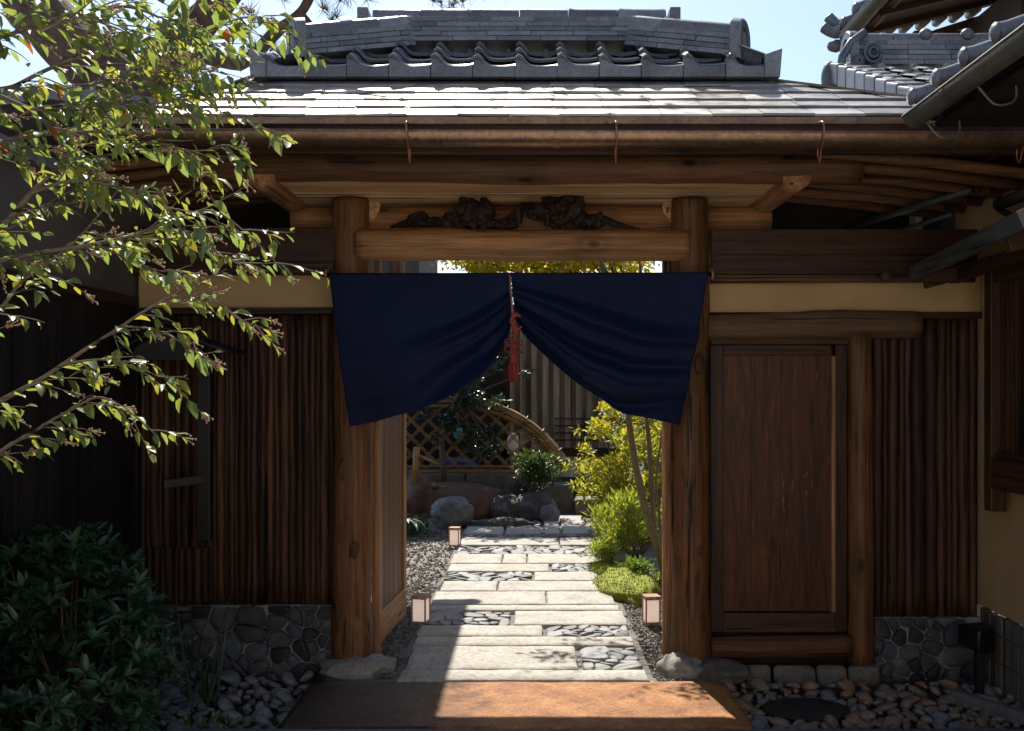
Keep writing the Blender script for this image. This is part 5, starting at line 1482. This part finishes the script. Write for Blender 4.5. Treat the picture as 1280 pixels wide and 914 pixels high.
# bright yellow green shrub
ys = thing('golden_shrub', 'bright yellow green shrub glowing in the sun right of the path', 'shrub', (1.15, 4.6, 0))
r = random.Random(5); mb = MB(); cl = []
for a, b, k in ((735, 580, 22), (760, 545, 22), (790, 560, 26), (815, 540, 22), (745, 615, 22), (775, 600, 28), (810, 600, 26), (770, 640, 24), (805, 645, 26), (722, 572, 14), (730, 600, 16), (820, 575, 22), (750, 530, 10), (840, 590, 26), (850, 640, 26), (742, 645, 14), (780, 522, 14), (724, 545, 8), (770, 660, 24), (800, 668, 26), (830, 660, 26), (752, 655, 16), (765, 515, 18), (815, 515, 22), (835, 540, 24), (775, 575, 26), (760, 590, 22), (790, 620, 26)):
    for _ in range(3):
        p = P(a + r.uniform(-12, 12), b + r.uniform(-12, 12), 4.4 + r.uniform(-.45, .5)); q = k * 9.9 / FOC * r.uniform(.45, .8); cl.append((p, (q, q, q * .7)))
cloud(mb, cl, 11000, .06, .026, r, .35, .3)
mb.build('foliage', L_YEL, ys)
st = MB()
for c, q in cl[::3]: st.tube([V((1.15 + r.uniform(-.1, .1), 4.5, -.02)), V(c).lerp(V((1.15, 4.5, .2)), .5), V(c)], [.009, .006, .003], 5)
st.build('stem', simple('olive_bark_2', (.12, .09, .05), .8), ys)
# green low shrubs and fern right
L_WISP = leafmat('wispy_yellow_green_leaf', [(.20, .27, .045), (.26, .30, .05), (.15, .23, .05), (.30, .30, .06)], .5, .45)
def small_plant(name, c, R_, n, L, W, mat, lab, cat, seed, ncl=8, cr=.1, up=.3):
    r = random.Random(seed); t = thing(name, lab, cat, (c[0], c[1], -.03)); m = MB()
    cl = scatter_clumps(c, R_, ncl, cr, r, .02); cloud(m, cl, n, L, W, r, up, .35); m.build('foliage', mat, t)
    s_ = MB()
    for p, q in cl: s_.tube([V((c[0], c[1], -.03)), V(p)], [.006, .003], 5)
    s_.build('stem', M_TWIG, t)
    return t
def pc(px, py, Y): return tuple(P(px, py, Y))
small_plant('green_shrub', pc(795, 650, 3.3), (.34, .34, .26), 2600, .075, .015, L_WISP, 'fresh green leafy shrub below the golden one beside the slender trunks', 'shrub', 3, 26, .09, 1.0)
small_plant('green_shrub', pc(765, 686, 2.95), (.17, .2, .09), 900, .055, .014, L_WISP, 'small low green plant on the path edge next to the moss', 'shrub', 4, 10, .07)
small_plant('fern', pc(800, 712, 2.3), (.17, .15, .06), 520, .055, .018, L_GRN, 'low fern growing out of the moss below the slender trunks', 'fern', 6, 8, .07)
small_plant('green_shrub', pc(672, 583, 6.1), (.32, .22, .2), 1500, .065, .028, L_SHRUB, 'dense green shrub in front of the lattice fence arch above the dark boulder', 'shrub', 7, 14, .12)
small_plant('green_shrub', pc(655, 612, 6.3), (.2, .15, .1), 500, .05, .02, L_CAM, 'dark low shrub between the basin and the dark boulder', 'shrub', 8, 6, .1)
cm = thing('camellia_tree', 'dark leaved small tree standing in front of the bamboo lattice', 'tree', (-.98, 6.6, 0))
r = random.Random(12); mb = MB(); cl = []
for a, b, k in ((600, 440, 22), (585, 470, 22), (620, 455, 18), (570, 505, 20), (600, 500, 22), (625, 500, 16), (560, 530, 18), (590, 535, 20), (615, 545, 20), (545, 555, 14), (580, 560, 16), (610, 570, 16), (640, 430, 14), (655, 470, 9), (610, 410, 24), (570, 430, 20), (600, 380, 24), (530, 520, 12), (640, 380, 20)):
    for _ in range(2):
        q = k * 12 / FOC * r.uniform(.5, .85); cl.append((P(a + r.uniform(-10, 10), b + r.uniform(-10, 10), 6.6 + r.uniform(-.2, .25)), (q, q, q * .7)))
cloud(mb, cl, 3000, .075, .036, r, .1, .2); mb.build('foliage', L_CAM, cm)
st = MB(); st.tube([P(556, 610, 6.6), P(553, 575, 6.6), P(552, 545, 6.6), P(575, 490, 6.6), P(600, 420, 6.6), P(605, 360, 6.6)], [.04, .036, .034, .028, .02, .012], 10, .1, 5, 1)
for c, q in cl[::2]: st.tube([P(575, 500, 6.6), V(c)], [.012, .004], 5)
st.build('trunk', simple('grey_olive_bark', (.11, .09, .06), .8, 0, .25, 14, .4), cm)
# strap leaved plant left
sp2 = MB(); r = random.Random(3)
for i in range(46):
    b = V((-1.27 + r.gauss(0, .1), 4.9 + r.gauss(0, .15), -.02)); a = r.uniform(0, 6.28); h = r.uniform(.28, .5); w_ = r.uniform(.012, .022)
    d = V((math.cos(a), math.sin(a), 0)); s_ = d.cross(V((0, 0, 1))) * w_; pts = [b + d * h * t * .9 + V((0, 0, h * (1.5 * t - 1.25 * t * t))) for t in (0, .3, .55, .8, 1)]
    vs = []
    for k, p in enumerate(pts): vs += [p - s_ * (1, 1, .9, .6, .08)[k], p + s_ * (1, 1, .9, .6, .08)[k]]
    sp2.add(vs, [(2*k, 2*k+1, 2*k+3, 2*k+2) for k in range(4)])
sp2.solo('strap_leaf_plant', leafmat('strap_leaf', [(.035, .075, .03), (.05, .10, .04)], .3, .35), 'strap leaved green plant in front of the basin at the left', 'plant')
# moss
def moss(px, py, Y, rx_, ry, rz_, s_, lab):
    m = MB(); c = P(px, py, Y); m.blob((c.x, c.y, -.03), (rx_, ry, rz_), 4, .22, 2.2, s_)
    r = random.Random(int(s_ * 10)); pts = [p for p in m.v if p.z > -.03]
    for _ in range(2600):
        p = r.choice(pts) + V((r.gauss(0, .012), r.gauss(0, .012), 0)); m.leaf(p, V((r.gauss(0, .5), r.gauss(0, .5), 1)), V((r.gauss(0, 1), r.gauss(0, 1), .2)), r.uniform(.012, .024), .006, .1)
    m.solo('moss', M_MOSS, lab, 'moss', kind='stuff')
moss(782, 735, 2.1, .24, .55, .13, 2.2, 'bright yellow green moss mound along the right edge of the path')
moss(752, 700, 2.75, .1, .3, .07, 5.1, 'small strip of yellow moss along the path edge under the low green plant')
moss(850, 735, 2.3, .2, .5, .09, 3.1, 'moss mound behind the right gate post')
# golden maple and hedge beyond
mp = thing('golden_maple', 'golden leaved maple seen through the gap above the curtain', 'tree', (1.6, 7.6, 0))
r = random.Random(21); mb = MB(); cl = scatter_clumps((.45, 7.4, 3.15), (1.9, .4, .26), 70, .22, r); cloud(mb, cl, 8500, .085, .05, r, .2, .2); mb.build('foliage', L_MAPLE, mp)
st = MB(); st.tube([(1.6, 7.6, -.1), (1.55, 7.6, 1.2), (1.3, 7.5, 2.4), (.9, 7.4, 3.0)], [.08, .07, .06, .035], 12, .1, 4, 1)
for c, q in cl[::3]: st.tube([(1.25, 7.5, 2.5), V(c)], [.025, .006], 6)
st.build('trunk', M_BARKPINE, mp)
hd = thing('hedge', 'green hedge closing the garden behind the golden shrub', 'hedge', (2.6, 9.5, 0))
r = random.Random(33); mb = MB(); cl = scatter_clumps((2.7, 9.4, 1.3), (1.9, .5, 1.4), 80, .4, r, .1); cloud(mb, cl, 9000, .11, .05, r, .2, .3); mb.build('foliage', L_GRN, hd)

# ------------------------------------------------------------------ river stones in the beds
def cob_mesh(i):
    m = MB(); m.blob((0, 0, 0), (.06, .045, .032), 3, .30, 1.5, i * 3.7, None, .62); return m
protos = {}
def place_stones(key, mats, label, group, spots, r):
    meshes = []
    for i in range(12):
        m = cob_mesh(i + (20 if key == 'r' else 0)); me = bpy.data.meshes.new('river_stone'); me.from_pydata([tuple(p) for p in m.v], [], m.f)
        me.polygons.foreach_set('use_smooth', [True] * len(me.polygons)); me.materials.append(mats[i % len(mats)]); meshes.append(me)
    for x, y, s_, z in spots:
        o = bpy.data.objects.new('river_stone', r.choice(meshes)); COL.objects.link(o)
        o.location = (x, y, z); o.scale = (s_ * r.uniform(.8, 1.2), s_ * r.uniform(.8, 1.2), s_ * r.uniform(.8, 1.25)); o.rotation_euler = (r.uniform(-.4, .4), r.uniform(-.4, .4), r.uniform(0, 6.28))
        tag(o, label, 'stone', group)
def pack(test, x0, x1, y0, y1, n, r, smin, smax, avoid=()):
    out = []; tries = 0
    while len(out) < n and tries < 40000:
        tries += 1
        x, y = r.uniform(x0, x1), r.uniform(y0, y1); s_ = r.uniform(smin, smax) * (1.35 if r.random() < .15 else 1)
        if not test(x, y): continue
        if any((x-a)**2 + (y-b)**2 < (.048 * (s_ + c))**2 for a, b, c, d in out): continue
        out.append((x, y, s_, BEDZ - .005 + .015 * r.random() + max(0, (y + .3)) * .12))
    return out
r = random.Random(51)
place_stones('l', [M_COBBLE, M_COBBLE, stone('dark_river_cobble', (.06, .063, .07), (.13, .13, .13), 9, .65, .3, .4)], 'grey river stone lying loose in the bed below the left rubble wall', 'river stones left of the apron slab',
             pack(lambda x, y: x < -1.14 - .02 * (y + .35) and not (x > -1.2 and y > -.22), -1.95, -1.1, -1.04, -.09, 150, r, .45, 1.25), r)
place_stones('r', [M_COBBLE_W, stone('orange_river_cobble', (.16, .085, .045), (.28, .175, .10), 9, .6, .35, .4), M_COBBLE, M_COBBLE_W, M_COBBLE_W], 'brownish river stone lying loose in the bed below the right wall and side door', 'river stones right of the apron slab',
             pack(lambda x, y: x > 1.02 and not ((x - 1.32)**2 / .052 + (y + .62)**2 / .028 < 1), 1.02, 2.42, -1.04, -.2, 230, r, .42, 1.15), r)
mb = MB(); mb.blob((1.32, -.62, -.062), (.21, .155, .03), 4, .1, 1.5, 3); mb.solo('stepping_stone', stone('black_flat_stone', (.012, .011, .011), (.03, .028, .026), 6, .9, 0, .4), 'flat black stepping stone among the river stones before the side door', 'stone')
mb = MB(); mb.beam((2.12, -.42, -.06), (2.40, -.95, -.06), .05, .07); mb.solo('edging_stone', M_PAVE, 'narrow grey edging stone along the foot of the right house wall', 'edging', smooth=False, bevel=.008)
# spotlight by the right wall
fl = thing('garden_spotlight', 'black garden spotlight on a short stake before the right rubble base', 'spotlight', (2.33, -.3, -.1))
mb = MB(); c = V((2.29, -.3, .205)); mb.add([c + V(p) for p in ((-.035, -.1, -.06), (.07, -.06, -.07), (.07, .06, -.07), (-.075, .07, -.05), (-.035, -.1, .06), (.07, -.06, .07), (.07, .06, .07), (-.075, .07, .055))], [(0,3,2,1),(4,5,6,7),(0,1,5,4),(1,2,6,5),(2,3,7,6),(3,0,4,7)])
mb.build('lamp_head', simple('black_lamp_housing', (.006, .006, .009), .4), fl, smooth=True, angle=30, bevel=.012)
mb = MB(); mb.box(2.285, 2.325, -.31, -.28, -.12, .16); mb.tube([(2.305, -.295, .0), (2.345, -.29, .0)], .012, 8); mb.tube([(2.305, -.295, .14), (2.30, -.295, .18)], .022, 10); mb.build('stake', M_BLACK, fl, smooth=True, angle=40)
